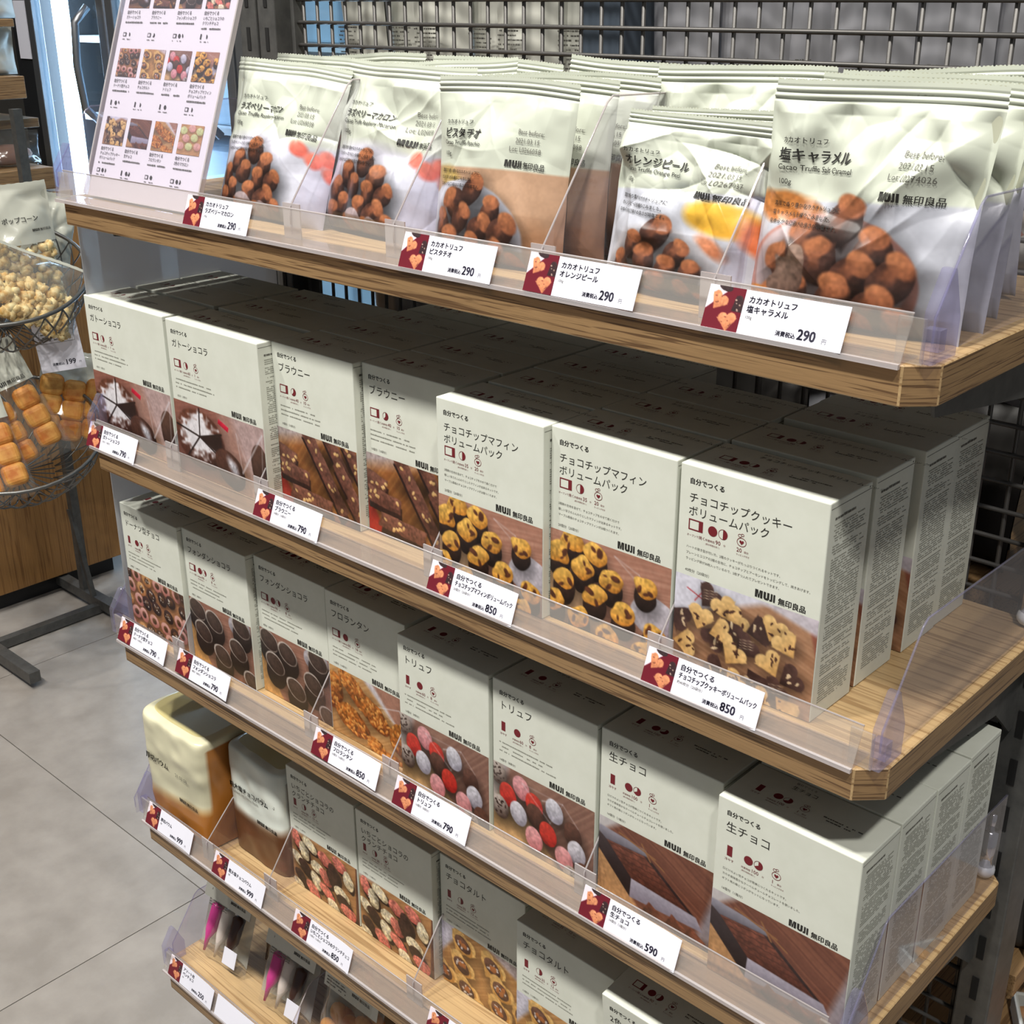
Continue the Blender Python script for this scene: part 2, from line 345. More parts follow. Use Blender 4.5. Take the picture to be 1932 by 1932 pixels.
# ------------------------------------------------------------------ printed photographs, painted as colour fields
def vnoise(h, w, fx, fy, seed):
    rng = np.random.RandomState(seed); g = rng.rand(int(fy) + 3, int(fx) + 3)
    ys = np.linspace(0, fy, h); xs = np.linspace(0, fx, w)
    yi = ys.astype(int); xi = xs.astype(int); ty = (ys - yi)[:, None]; tx = (xs - xi)[None, :]
    ty = ty * ty * (3 - 2 * ty); tx = tx * tx * (3 - 2 * tx)
    a = g[yi][:, xi]; b = g[yi][:, xi + 1]; c = g[yi + 1][:, xi]; d = g[yi + 1][:, xi + 1]
    return (a * (1 - tx) + b * tx) * (1 - ty) + (c * (1 - tx) + d * tx) * ty
class Cv:
    def __init__(s, w, h, col, seed=1):
        s.w, s.h = w, h; s.A = np.ones((h, w, 3)) * (np.array(col) / 255.0); s.seed = seed * 1000
        s.asp = h / w; s.X, s.Y = np.meshgrid((np.arange(w) + .5) / w, (np.arange(h) + .5) / w)
        s.fine = (vnoise(h, w, w // 3, h // 3, seed + 5) * .6 + vnoise(h, w, w // 8, h // 8, seed + 6) * .4) - .5
    def nz(s, fx, fy=None):
        s.seed += 1; return vnoise(s.h, s.w, fx, fy or max(1, fx * s.asp), s.seed) - .5
    def mixin(s, m, col):
        m = np.clip(m, 0, 1)[..., None]; s.A = s.A * (1 - m) + np.asarray(col) * m
    def wood(s, a, b, ang=0.0, freq=24, mask=None):
        t = s.X * math.sin(ang) + s.Y * math.cos(ang) + .02 * s.nz(5)
        st = vnoise(1, 400, freq * 3, 1, s.seed + 77)[0]; k = np.interp((t - t.min()) / (t.max() - t.min() + 1e-6), np.linspace(0, 1, 400), st)[..., None]
        c = (np.array(a) * (1 - k) + np.array(b) * k) / 255.0 * (1 + .12 * s.fine[..., None])
        if mask is None: s.A = c
        else: s.mixin(mask, c)
    def loc(s, cx, cy, rot):
        dx, dy = s.X - cx, s.Y - cy; c, n = math.cos(rot), math.sin(rot)
        return dx * c + dy * n, -dx * n + dy * c
    def shadow(s, cx, cy, rx, ry, a=.45):
        dx, dy = s.X - cx, s.Y - cy; r = np.sqrt((dx / rx) ** 2 + (dy / ry) ** 2)
        m = np.clip(1.25 - r, 0, 1) * a; s.A = s.A * (1 - m[..., None])
    def blob(s, cx, cy, rx, ry, rot, hi, lo, rag=.06, tex=.15, light=(-.3, -.8), soft=.06, power=1.0):
        x, y = s.loc(cx, cy, rot); r = np.sqrt((x / rx) ** 2 + (y / ry) ** 2) + rag * 2 * s.nz(14)
        m = np.clip((1 - r) / soft, 0, 1)
        dx, dy = (s.X - cx) / max(rx, ry), (s.Y - cy) / max(rx, ry)
        k = np.clip(.55 + .55 * (dx * light[0] + dy * light[1]) - .2 * r ** 2, 0, 1) ** power
        col = (np.array(lo) + (np.array(hi) - np.array(lo)) * k[..., None]) / 255.0 * (1 + 2 * tex * s.fine[..., None])
        s.mixin(m, col)
    def block(s, cx, cy, hw, hh, rot, hi, lo, rag=.03, tex=.15, soft=.06):
        x, y = s.loc(cx, cy, rot); r = np.maximum(np.abs(x) / hw, np.abs(y) / hh) + rag * 2 * s.nz(12)
        m = np.clip((1 - r) / soft, 0, 1); k = np.clip(.5 - .5 * y / hh, 0, 1)
        col = (np.array(lo) + (np.array(hi) - np.array(lo)) * k[..., None]) / 255.0 * (1 + 2 * tex * s.fine[..., None])
        s.mixin(m, col)
    def ring(s, cx, cy, rx, ry, rot, hi, lo, inner=.42, rag=.05):
        x, y = s.loc(cx, cy, rot); r = np.sqrt((x / rx) ** 2 + (y / ry) ** 2) + rag * s.nz(16)
        m = np.clip((1 - r) / .1, 0, 1) * np.clip((r - inner) / .12, 0, 1)
        k = np.clip(.5 - .6 * (s.Y - cy) / ry, 0, 1)
        s.mixin(m, (np.array(lo) + (np.array(hi) - np.array(lo)) * k[..., None]) / 255.0 * (1 + .2 * s.fine[..., None]))
    def heart(s, cx, cy, r, rot, hi, lo, rag=.05):
        x, y = s.loc(cx, cy, rot); x = x / r; y = -y / r * 1.05 + .15
        y = y - .1; a = np.abs(x); d = np.minimum(np.hypot(a - .44, y - .28) - .50, np.maximum(a * .774 - (y + 1) * .634, y - .28)) + rag * s.nz(20)
        m = np.clip(-d / .06 + .5, 0, 1); k = np.clip(.6 + .4 * y, 0, 1)
        s.mixin(m, (np.array(lo) + (np.array(hi) - np.array(lo)) * k[..., None]) / 255.0 * (1 + .35 * s.fine[..., None]))
    def line(s, x0, y0, x1, y1, t, col, a=1.0):
        dx, dy = x1 - x0, y1 - y0; L2 = dx * dx + dy * dy
        k = np.clip(((s.X - x0) * dx + (s.Y - y0) * dy) / L2, 0, 1)
        d = np.hypot(s.X - x0 - k * dx, s.Y - y0 - k * dy)
        s.mixin(np.clip((t - d) / (t * .5 + .002), 0, 1) * a, np.array(col) / 255.0)
    def half(s, x0, y0, nx, ny, col, tex=.1, a=1.0, soft=.02):
        d = (s.X - x0) * nx + (s.Y - y0) * ny
        s.mixin(np.clip(d / soft, 0, 1) * a, np.array(col) / 255.0 * (1 + 2 * tex * s.fine[..., None]))
    def specks(s, cx, cy, rx, ry, n, size, col, rng):
        for _ in range(n):
            a, q = rng.random() * 6.28, math.sqrt(rng.random()) * .8
            s.blob(cx + rx * q * math.cos(a), cy + ry * q * math.sin(a), size * rng.uniform(.6, 1.3), size * rng.uniform(.5, 1), rng.random() * 3, col, [c * .8 for c in col], .1, .05)
    def film(s, pts, rng):
        for _ in range(10):
            a, b = rng.choice(pts), rng.choice(pts)
            if a != b: s.line(a[0], a[1], b[0], b[1], rng.uniform(.004, .012), (224, 222, 230), rng.uniform(.12, .3))

PW, PH = 168, 112     # one kit photograph: 112.5 x 75 mm
def art_gateau():
    c = Cv(216, 110, (150, 98, 84), 11); r = random.Random(1); c.wood((150, 100, 86), (132, 84, 74), .2)
    c.half(.70, .28, .35, 1, (168, 116, 66), .15, .9, .15); c.half(.60, .0, 1, -.45, (190, 182, 200), .2, .8, .10); c.half(.5, .12, .9, -.2, (172, 140, 128), .1, .6, .06)
    c.shadow(.29, .29, .32, .24, .6); c.blob(.275, .235, .285, .215, 0, (122, 72, 54), (52, 30, 26), .04, .2)
    x, y = (c.X - .275) / .26, (c.Y - .215) / .19; rr = np.hypot(x, y); th = np.arctan2(y, x); n = c.nz(40) + c.nz(16)
    c.mixin(np.clip((.88 - rr + .35 * n) / .25, 0, 1) * .95, np.array((226, 224, 230)) / 255.0 * (1 + .2 * c.fine[..., None]))
    for t in (-1.5, -.35, .55, 2.2, 3.35): c.line(.275, .215, .275 + .27 * math.cos(t), .215 + .2 * math.sin(t), .010, (34, 24, 22))
    m = np.clip((th + .38) / .05, 0, 1) * np.clip((.52 - th) / .05, 0, 1) * np.clip((1.02 - rr) / .08, 0, 1); c.mixin(m, np.array((42, 28, 26)) / 255.0 * (1 + .4 * c.fine[..., None]))
    c.shadow(.63, .40, .2, .14, .5); c.blob(.60, .37, .175, .125, .45, (100, 62, 50), (24, 16, 14), .05, .2); c.blob(.64, .345, .12, .06, .75, (224, 224, 232), (150, 148, 158), .3, .3, soft=.6)
    c.block(.56, .075, .06, .018, .35, (206, 40, 66), (176, 22, 48)); c.blob(.93, .26, .09, .14, .1, (100, 70, 58), (42, 28, 24)); c.film([(.7, .1), (.98, .05), (.8, .3), (.95, .4), (.74, .36)], r)
    return c.A
def art_brownie():
    c = Cv(PW, PH, (170, 110, 60), 12); r = random.Random(2); c.wood((176, 116, 62), (146, 88, 46), .9)
    c.half(.16, .55, -.75, .5, (158, 42, 34), .1, .95, .03); c.half(.6, .63, .2, 1, (96, 44, 36), .1, .9, .1); c.half(.0, .17, -.2, -1, (170, 166, 176), .2, .8, .12)
    for (x, y, a, l) in ((.08, .22, .25, .15), (.50, .14, .95, .25), (.74, .08, .95, .26), (.97, .10, .95, .24), (.20, .36, .12, .20), (.66, .36, .95, .27), (.90, .36, .95, .27), (.40, .55, .08, .27), (1.02, .56, .9, .2)):
        c.shadow(x + .02, y + .07, l, .14, .6); c.block(x + .008, y + .06, l, .062, a, (66, 38, 32), (36, 22, 20), .07, .25); c.block(x, y, l, .066, a, (122, 80, 66), (92, 56, 46), .10, .35)
        for _ in range(6):
            q = r.uniform(-.85, .85) * l; c.blob(x + q * math.cos(a) + r.uniform(-.03, .03), y + q * math.sin(a) + r.uniform(-.03, .05), .022, .014, r.random() * 3, (226, 196, 140), (186, 140, 86), .3)
    return c.A
def muffin(c, x, y, q, r):
    c.shadow(x + .02, y + .06 * q, .11 * q, .12 * q, .55)
    c.blob(x + .004, y + .030 * q, .085 * q, .100 * q, .1, (64, 44, 38), (24, 16, 14), .06, .3)
    c.blob(x, y - .030 * q, .082 * q, .068 * q, r.uniform(-.3, .3), (232, 190, 98), (176, 112, 40), .22, .3)
    for _ in range(3):
        a = r.random() * 6.28; c.blob(x + .045 * q * math.cos(a), y - .025 * q + .035 * q * math.sin(a), .030 * q, .015 * q, r.random() * 3, (104, 60, 38), (70, 38, 28), .5, .3, soft=.4)
def art_muffin():
    c = Cv(PW, PH, (170, 124, 104), 13); r = random.Random(3); c.wood((178, 132, 112), (156, 108, 90), .1)
    c.half(.02, .2, -.55, .8, (196, 162, 126), .08, .9, .04); c.half(.3, .60, -.2, 1, (140, 98, 70), .1, .9, .04)
    c.film([(.55, .05), (.75, .12), (.95, .3), (.8, .22), (.98, .42)], r)
    c.blob(.86, .38, .18, .15, 0, (200, 194, 202), (170, 162, 172), .1); muffin(c, .80, .23, 1.1, r)
    for (x, y) in ((.19, .08), (.07, .19), (.39, .13), (.28, .25), (.52, .27), (.12, .38), (.39, .42), (.63, .48), (.88, .54), (.03, .56), (.26, .62), (.5, .68), (.8, .70)): muffin(c, x, y, 1.22, r)
    return c.A
def art_cookie():
    c = Cv(PW, PH, (176, 132, 96), 14); r = random.Random(4); c.wood((172, 130, 100), (148, 106, 78), -.3)
    c.half(.35, .16, -.4, -1, (206, 204, 216), .1, 1, .05); c.half(.95, .1, 1, -.3, (136, 78, 62), .1, .9, .02); c.half(.6, .02, .25, -1, (196, 192, 204), .1, .9, .03); c.line(.09, .08, .22, .13, .006, (178, 48, 52)); c.line(.15, .15, .2, .08, .006, (178, 48, 52))
    ck = ((226, 190, 130), (182, 134, 76)); dk = ((88, 62, 56), (44, 30, 28))
    for i, (x, y, a, d) in enumerate(((.26, .09, .6, 1), (.36, .13, -.5, 0), (.46, .18, .8, 0), (.62, .20, 1.2, 1), (.72, .15, .3, 0), (.80, .22, -.7, 0), (.05, .30, 2.0, 1), (.20, .24, .2, 0), (.42, .27, 2.4, 1), (.54, .33, .7, 1), (.30, .36, -2.6, 1), (.36, .30, 1.2, 0), (.45, .41, .5, 0), (.70, .38, -.6, 0), (.86, .43, .9, 1), (.10, .46, 1.5, 0), (.62, .55, 2.5, 1), (.76, .55, .7, 1), (.32, .56, -1.2, 1), (.48, .60, .8, 0), (.66, .65, 1.2, 0), (.84, .65, 2.3, 0))):
        h, l = (dk if d else ck); c.shadow(x + .012, y + .025, .11, .10, .45); c.heart(x, y, .098, a, h, l)
        if d and r.random() < .5:
            for q in range(4): c.line(x - .05, y - .03 + q * .018, x + .05, y - .045 + q * .018, .004, (206, 184, 156), .8)
        else:
            for _ in range(4):
                t = r.random() * 6.28; q = .02 + r.random() * .05; c.blob(x + q * math.cos(t), y + q * math.sin(t), r.uniform(.010, .026), .008, r.random() * 3, (222, 202, 170) if d else (96, 62, 48), (190, 160, 124) if d else (60, 38, 32), .3)
    return c.A
def art_donut():
    c = Cv(PW, PH, (170, 120, 84), 15); r = random.Random(5); c.wood((176, 124, 84), (150, 98, 64), .5)
    for j in range(5):
        for i in range(7):
            x, y = i * .175 + (j % 2) * .085 + r.uniform(-.035, .035) - .02, j * .155 + r.uniform(-.02, .03) + .02
            t = r.random(); h, l = ((216, 168, 158), (168, 104, 96)) if t < .5 else ((70, 48, 44), (34, 22, 20)) if t < .8 else ((204, 156, 104), (160, 102, 60))
            c.shadow(x + .012, y + .03, .095, .08, .6); c.ring(x, y, .088, .074, r.random(), h, l, .40)
            if t > .5: c.specks(x, y, .07, .06, 6, .009, (226, 216, 206), r)
    c.half(.86, .1, 1, -.6, (72, 48, 38), .2, .6, .05)
    return c.A
def art_fondant():
    c = Cv(PW, PH, (172, 128, 104), 16); r = random.Random(6); c.wood((160, 116, 98), (138, 94, 78), .1)
    c.half(.26, .60, -.75, .55, (196, 148, 90), .12, 1, .02); c.blob(.82, .08, .18, .12, 0, (200, 194, 200), (140, 130, 138), .1)
    for (x, y) in ((.13, .10), (.40, .15), (.84, .06), (.20, .32), (.76, .33), (.50, .48), (.96, .60), (.40, .78)):
        c.shadow(x + .03, y + .12, .19, .17, .7); c.blob(x + .012, y + .10, .152, .16, .2, (58, 44, 40), (22, 15, 14), .02); c.blob(x, y, .150, .104, .4, (206, 196, 188), (130, 116, 108), .04); c.blob(x + .003, y + .003, .136, .092, .4, (84, 68, 60), (48, 34, 30), .03, .25)
    return c.A
def art_florentin():
    c = Cv(PW, PH, (190, 146, 96), 17); r = random.Random(7); c.wood((196, 152, 100), (168, 122, 74), .5)
    c.half(.42, .0, .6, -.8, (196, 190, 196), .1, .95, .04); c.half(.55, .0, .8, -.8, (152, 104, 84), .1, .9, .04); c.film([(.6, .2), (.9, .12), (.98, .3), (.75, .22)], r)
    for (x, y, rx, ry, a) in ((.04, .24, .13, .19, .1), (.34, .16, .28, .11, .65), (.58, .30, .22, .12, .5), (.28, .46, .23, .13, .35), (.94, .42, .18, .17, .6), (.62, .64, .18, .10, .6), (.86, .70, .18, .10, .4)):
        c.shadow(x + .03, y + .06, rx, ry, .5); c.blob(x, y, rx, ry, a, (196, 122, 50), (104, 50, 20), .10, .5)
        for _ in range(30):
            t, q = r.random() * 6.28, math.sqrt(r.random()) * .9; px, py = q * rx * math.cos(t), q * ry * math.sin(t)
            c.blob(x + px * math.cos(a) - py * math.sin(a), y + px * math.sin(a) + py * math.cos(a), .030, .013, r.random() * 3, (236, 184, 104), (168, 88, 30), .15)
    return c.A
def art_truffle():
    c = Cv(PW, PH, (150, 112, 92), 18); r = random.Random(8); c.wood((146, 110, 94), (120, 84, 72), .8)
    c.half(.3, .3, -.65, .7, (192, 154, 106), .1, 1, .03); c.half(.12, .2, -.8, -.3, (186, 178, 180), .1, .8, .05); c.half(.75, .62, .5, .8, (118, 78, 60), .1, .7, .06)
    E = {'r': ((218, 70, 54), (150, 28, 26)), 'w': ((224, 222, 230), (140, 136, 150)), 'p': ((226, 168, 170), (176, 104, 110)), 'b': ((108, 70, 56), (46, 28, 24)), 's': ((196, 186, 178), (70, 54, 48))}
    for (x, y, k) in ((.05, .09, 's'), (.29, .13, 'p'), (.62, .18, 'w'), (.15, .25, 'r'), (.42, .22, 'r'), (.80, .30, 'b'), (.43, .31, 'b'), (.07, .39, 's'), (.26, .37, 'w'), (.56, .41, 'r'), (.84, .44, 'w'), (.42, .52, 'p'), (.72, .55, 'p'), (.92, .60, 'b'), (.80, .68, 's')):
        c.shadow(x + .02, y + .06, .13, .13, .6); c.blob(x, y, .088, .108, -.35, *E[k], .03, .2)
        if k == 's': c.specks(x, y, .08, .095, 22, .010, (62, 44, 38), r)
    c.film([(.3, .08), (.5, .14), (.7, .08), (.85, .22), (.58, .3), (.62, .1)], r)
    return c.A
def art_nama():
    c = Cv(PW, PH, (178, 128, 88), 19); r = random.Random(9); c.wood((124, 78, 60), (98, 58, 46), -.5)
    c.half(.16, .05, -.6, -.8, (190, 186, 188), .05, .95, .05); c.half(.20, .40, -.75, .62, (178, 134, 92), .15, 1, .03); c.half(.90, .38, .85, .25, (150, 146, 156), .1, .85, .05)
    x, y = c.X, c.Y / 1.06
    def quad(pts, hi, lo, tex=.2):
        A2 = sum(pts[i][0] * pts[(i + 1) % len(pts)][1] - pts[(i + 1) % len(pts)][0] * pts[i][1] for i in range(len(pts)))
        if A2 < 0: pts = pts[::-1]
        m = np.ones_like(x)
        for i in range(len(pts)):
            a, b = pts[i], pts[(i + 1) % len(pts)]; L = math.hypot(b[0] - a[0], b[1] - a[1])
            m = np.minimum(m, np.clip(((b[0] - a[0]) * (y - a[1]) - (b[1] - a[1]) * (x - a[0])) / L / .008 + .5, 0, 1))
        k = np.clip((y - min(p[1] for p in pts)) / (max(p[1] for p in pts) - min(p[1] for p in pts)), 0, 1)[..., None]
        c.mixin(m, (np.array(hi) * (1 - k) + np.array(lo) * k) / 255.0 * (1 + 2 * tex * c.fine[..., None]))
    c.half(.30, .62, .1, 1, (58, 38, 32), .2, .85, .10)
    quad([(-.02, .10), (.42, .13), (.86, .42), (.30, .42)], (60, 42, 42), (40, 28, 28)); quad([(.07, .17), (.40, .15), (.80, .405), (.30, .385)], (112, 64, 50), (84, 46, 36), .3)
    for i in range(6):
        t = i / 5.0; x0, y0, x1, y1 = .09 + t * .21, .185 + t * .19, .42 + t * .35, .17 + t * .22
        for q in range(8): c.line(x0 + (x1 - x0) * q / 8, 1.06 * (y0 + (y1 - y0) * q / 8) + r.uniform(-.007, .007), x0 + (x1 - x0) * (q + 1) / 8, 1.06 * (y0 + (y1 - y0) * (q + 1) / 8) + r.uniform(-.007, .007), .006, (62, 34, 28), .7)
    quad([(-.02, .08), (.02, .075), (.42, .10), (.44, .145), (.06, .17), (-.02, .12)], (150, 146, 158), (96, 92, 102), .05)
    quad([(-.02, .12), (.06, .165), (.31, .385), (.29, .53), (-.02, .25)], (62, 50, 52), (30, 22, 22), .1); quad([(.30, .38), (.86, .41), (.92, .50), (.29, .535)], (172, 166, 180), (124, 118, 134), .08)
    for (px, py) in ((.50, .60), (.70, .60), (.86, .62), (.62, .70)): c.block(px, py, .075, .055, .5, (124, 72, 54), (60, 32, 26), .06, .3)
    c.line(.18, .07, .5, .14, .010, (140, 96, 62)); c.line(.38, .07, .46, .18, .010, (140, 96, 62)); c.line(.46, .14, .58, .20, .008, (140, 96, 62))
    return c.A
def art_crunch():
    c = Cv(PW, PH, (190, 140, 88), 20); r = random.Random(10); c.wood((186, 138, 88), (156, 108, 66), .4); c.half(.96, .3, 1, .05, (88, 52, 40), .1, 1, .02); c.half(.35, .02, -.1, -1, (204, 202, 210), .1, .8, .05)
    P = ((222, 136, 118), (172, 80, 70)); W = ((228, 216, 186), (186, 168, 132)); D = ((68, 46, 40), (32, 20, 18))
    for (x, y, k, a) in ((.10, .12, 0, 1.2), (.2, .2, 1, 1.2), (.3, .09, 1, .4), (.52, .14, 0, .3), (.74, .10, 0, .5), (.86, .22, 1, 1.2), (.66, .24, 2, 1), (.1, .34, 1, .6), (.2, .4, 2, .6), (.40, .3, 1, .2), (.52, .36, 0, .7), (.62, .32, 2, 1), (.36, .48, 1, 1), (.52, .52, 0, .5), (.74, .44, 1, .3), (.78, .52, 2, .3), (.12, .56, 2, .8), (.3, .62, 0, .6), (.84, .6, 0, .3), (.62, .66, 1, .4), (.05, .66, 1, .4)):
        c.shadow(x + .015, y + .035, .13, .10, .5); c.blob(x + .02, y + .02, .12, .075, a, *D, .1, .3); c.blob(x, y, .115, .072, a, *((P, W, D)[k]), .18, .45)
        if k != 2: c.specks(x, y, .10, .06, 14, .011, P[0] if k == 0 else (240, 230, 208), r)
    return c.A
def art_tart():
    c = Cv(PW, PH, (198, 150, 92), 21); r = random.Random(11); c.wood((192, 146, 92), (164, 116, 68), .5); c.half(.2, .1, -.8, -.6, (196, 194, 210), .15, .95, .04); c.half(.95, .35, 1, -.1, (118, 76, 58), .1, .9, .03); c.half(.55, .02, .4, -1, (186, 178, 190), .2, .8, .05)
    for (x, y) in ((.26, .13), (.62, .17), (.24, .38), (.72, .37), (.30, .62), (.70, .60), (.99, .52), (.50, .78), (.02, .56)):
        c.shadow(x + .02, y + .06, .18, .15, .5); c.heart(x, y, .165, .5, (226, 186, 118), (172, 122, 60)); c.blob(x, y, .135, .105, .5, (222, 182, 114), (172, 122, 60), .08, .2); c.blob(x, y, .104, .078, .5, (122, 86, 68), (66, 42, 34), .06, .3)
        c.specks(x, y, .085, .06, 12, .014, (216, 204, 198), r); c.specks(x, y, .06, .04, 3, .030, (182, 112, 62), r)
    return c.A
def art_macaron():
    c = Cv(96, 96, (200, 156, 104), 22); r = random.Random(12); c.wood((196, 152, 104), (166, 120, 78), .4)
    for (x, y, k) in ((.15, .2, 0), (.5, .12, 1), (.85, .2, 0), (.3, .45, 1), (.66, .42, 0), (.12, .72, 1), (.48, .72, 0), (.85, .7, 1)):
        c.shadow(x + .02, y + .06, .17, .13, .4); c.blob(x, y, .16, .13, .2, *(((226, 180, 168), (186, 130, 120)) if k else ((212, 216, 164), (170, 174, 114))), .03)
    return c.A
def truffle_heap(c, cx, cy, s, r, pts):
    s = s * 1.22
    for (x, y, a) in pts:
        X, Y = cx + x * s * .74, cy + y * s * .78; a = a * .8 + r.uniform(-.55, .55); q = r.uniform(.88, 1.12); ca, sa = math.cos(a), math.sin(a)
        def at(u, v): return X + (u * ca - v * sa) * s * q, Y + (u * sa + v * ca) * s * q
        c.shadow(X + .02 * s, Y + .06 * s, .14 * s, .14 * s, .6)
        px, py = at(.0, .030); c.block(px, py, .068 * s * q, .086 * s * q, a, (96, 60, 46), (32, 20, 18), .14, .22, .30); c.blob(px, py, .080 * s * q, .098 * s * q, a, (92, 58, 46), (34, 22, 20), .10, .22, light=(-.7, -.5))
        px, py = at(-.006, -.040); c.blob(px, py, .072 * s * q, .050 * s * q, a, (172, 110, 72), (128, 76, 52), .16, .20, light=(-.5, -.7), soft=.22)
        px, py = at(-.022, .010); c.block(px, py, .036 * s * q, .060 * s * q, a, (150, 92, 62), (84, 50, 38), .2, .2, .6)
HEAP = ((0, -.30, .2), (-.22, -.18, -.4), (.2, -.16, .6), (-.36, -.02, -.5), (-.1, -.08, .3), (.12, -.02, .5), (.34, -.03, .8), (-.24, .12, -.3), (.02, .12, .1), (.25, .14, .5), (-.38, .22, -.4), (-.10, .28, .2), (.14, .30, .5), (.38, .24, .3))
BAGW, BAGH = 200, 216
FILM = (192, 197, 183)
def bag_canvas(seed, top=.50):
    c = Cv(BAGW, BAGH, FILM, seed); c.A *= (1 + .03 * c.nz(6)[..., None]); return c, top * BAGH / BAGW
def art_raspberry():
    c, t = bag_canvas(31); r = random.Random(21); bgd = (186, 187, 200)
    c.half(0, .56, .05, 1, bgd, .03, 1, .05); c.blob(.36, .60, .36, .13, 0, (204, 203, 216), (190, 188, 202), .05, .03, soft=.5)
    for (x, y) in ((.76, .57), (.87, .63), (.96, .60), (1.0, .7)): c.blob(x, y, .085, .06, .4, (226, 136, 116), (196, 84, 74), .1, .1, soft=.4)
    truffle_heap(c, .38, .83, .74, r, HEAP); c.blob(.36, 1.0, .09, .06, .3, (178, 164, 168), (96, 80, 80), .2); c.blob(.52, 1.02, .07, .06, .3, (170, 156, 160), (76, 60, 58), .2)
    return c.A
def art_pistachio():
    c, t = bag_canvas(32); r = random.Random(22)
    c.half(0, .53, .03, 1, (172, 138, 112), .04, 1, .015); c.blob(.14, .60, .18, .08, .3, (190, 168, 106), (150, 122, 66), .1, .1, soft=.5); c.blob(.85, .95, .25, .2, .3, (156, 116, 86), (132, 94, 68), .1, .05, soft=.6)
    c.blob(.34, .93, .46, .33, .1, (196, 197, 208), (180, 180, 194), .01, .02, soft=.04); truffle_heap(c, .40, .88, .84, r, HEAP)
    return c.A
def art_orange():
    c, t = bag_canvas(33); r = random.Random(23)
    c.half(0, .52, .10, 1, (184, 186, 196), .03, 1, .015); c.blob(.76, .60, .24, .11, .1, (232, 192, 76), (214, 152, 48), .03, .05, soft=.3)
    c.blob(.98, .70, .18, .1, .8, (216, 120, 72), (190, 88, 50), .05, .1, soft=.4); c.blob(.74, .76, .12, .06, .6, (206, 140, 104), (186, 112, 80), .1, soft=.5); c.blob(.42, .97, .40, .30, 0, (202, 200, 206), (170, 166, 172), .02, .03, soft=.1); truffle_heap(c, .42, .93, .76, r, HEAP)
    return c.A
def art_caramel():
    c, t = bag_canvas(34); r = random.Random(24)
    c.half(0, .54, .06, 1, (176, 178, 188), .03, 1, .015); c.blob(.12, .57, .2, .085, .1, (194, 132, 70), (160, 92, 46), .2, .2, soft=.3); c.blob(.3, .58, .1, .05, .3, (170, 110, 62), (136, 82, 46), .1, soft=.4)
    c.blob(.42, .88, .42, .31, 0, (190, 142, 134), (150, 98, 86), .01, .04, soft=.03); c.blob(.41, .86, .385, .275, 0, (196, 182, 186), (164, 140, 140), .01, .03, soft=.05); truffle_heap(c, .47, .83, .86, r, HEAP); c.blob(.24, .88, .10, .13, .3, (140, 116, 102), (70, 52, 46), .3, .3); c.blob(.22, 1.05, .24, .07, .3, (204, 136, 60), (136, 74, 34), .1)
    return c.A
def art_card():
    c = Cv(72, 75, (104, 27, 40), 41); r = random.Random(31)
    m = np.clip((.58 - (c.X * .9 + c.Y) + .04 * c.nz(4)) / .02, 0, 1); c.mixin(m, np.array((226, 216, 226)) / 255.0); c.blob(.45, .02, .2, .10, .2, (70, 54, 54), (48, 36, 38), .02)
    for (x, y, q, k, rot) in ((.34, .34, .25, 0, .5), (.90, .40, .24, 1, .9), (.66, .78, .26, 0, -.1)):
        h, l = (((216, 146, 106), (192, 116, 80)), ((66, 46, 48), (44, 30, 34)))[k]; c.heart(x, y, q, rot, h, l)
        for _ in range(6): c.blob(x + r.uniform(-.13, .13), y + r.uniform(-.12, .12), .022, .018, 0, (140, 80, 62) if not k else (210, 184, 170), (120, 66, 54) if not k else (170, 140, 126), .2)
    return c.A
ART = {'gateau': art_gateau(), 'brownie': art_brownie(), 'muffin': art_muffin(), 'cookie': art_cookie(), 'donut': art_donut(), 'fondant': art_fondant(), 'florentin': art_florentin(), 'truffle': art_truffle(), 'nama': art_nama(), 'crunch': art_crunch(), 'tart': art_tart(), 'macaron': art_macaron(), 'raspberry': art_raspberry(), 'pistachio': art_pistachio(), 'orange': art_orange(), 'caramel': art_caramel(), 'card': art_card()}

def set_ink(me, srgb):
    n = len(me.vertices); a = me.color_attributes.new('ink', 'FLOAT_COLOR', 'POINT')
    buf = np.ones((n, 4), np.float32); buf[:, :3] = lin(np.clip(srgb, 0, 1) * 255.0); a.data.foreach_set('color', buf.ravel())
def sample(A, x, y):
    h, w = A.shape[:2]; fx = np.clip(x * w - .5, 0, w - 1.001); fy = np.clip(y * h - .5, 0, h - 1.001)
    xi = fx.astype(int); yi = fy.astype(int); tx = (fx - xi)[..., None]; ty = (fy - yi)[..., None]
    return (A[yi, xi] * (1 - tx) + A[yi, xi + 1] * tx) * (1 - ty) + (A[yi + 1, xi] * (1 - tx) + A[yi + 1, xi + 1] * tx) * ty
def grid_mesh(name, P, srgb, mat, smooth=False):
    """P (rows, cols, 3) points, srgb (rows, cols, 3) colours"""
    h, w = P.shape[:2]; me = bpy.data.meshes.new(name)
    idx = np.arange(h * w).reshape(h, w); q = np.stack([idx[:-1, :-1], idx[1:, :-1], idx[1:, 1:], idx[:-1, 1:]], -1).reshape(-1, 4)
    me.vertices.add(h * w); me.vertices.foreach_set('co', P.reshape(-1).astype(np.float32))
    me.loops.add(len(q) * 4); me.loops.foreach_set('vertex_index', q.ravel().astype(np.int32))
    me.polygons.add(len(q)); me.polygons.foreach_set('loop_start', np.arange(0, len(q) * 4, 4, dtype=np.int32)); me.polygons.foreach_set('loop_total', np.full(len(q), 4, np.int32))
    if smooth: me.polygons.foreach_set('use_smooth', np.ones(len(q), bool))
    me.update(calc_edges=True); set_ink(me, srgb.reshape(-1, 3)); me.materials.append(mat); return me
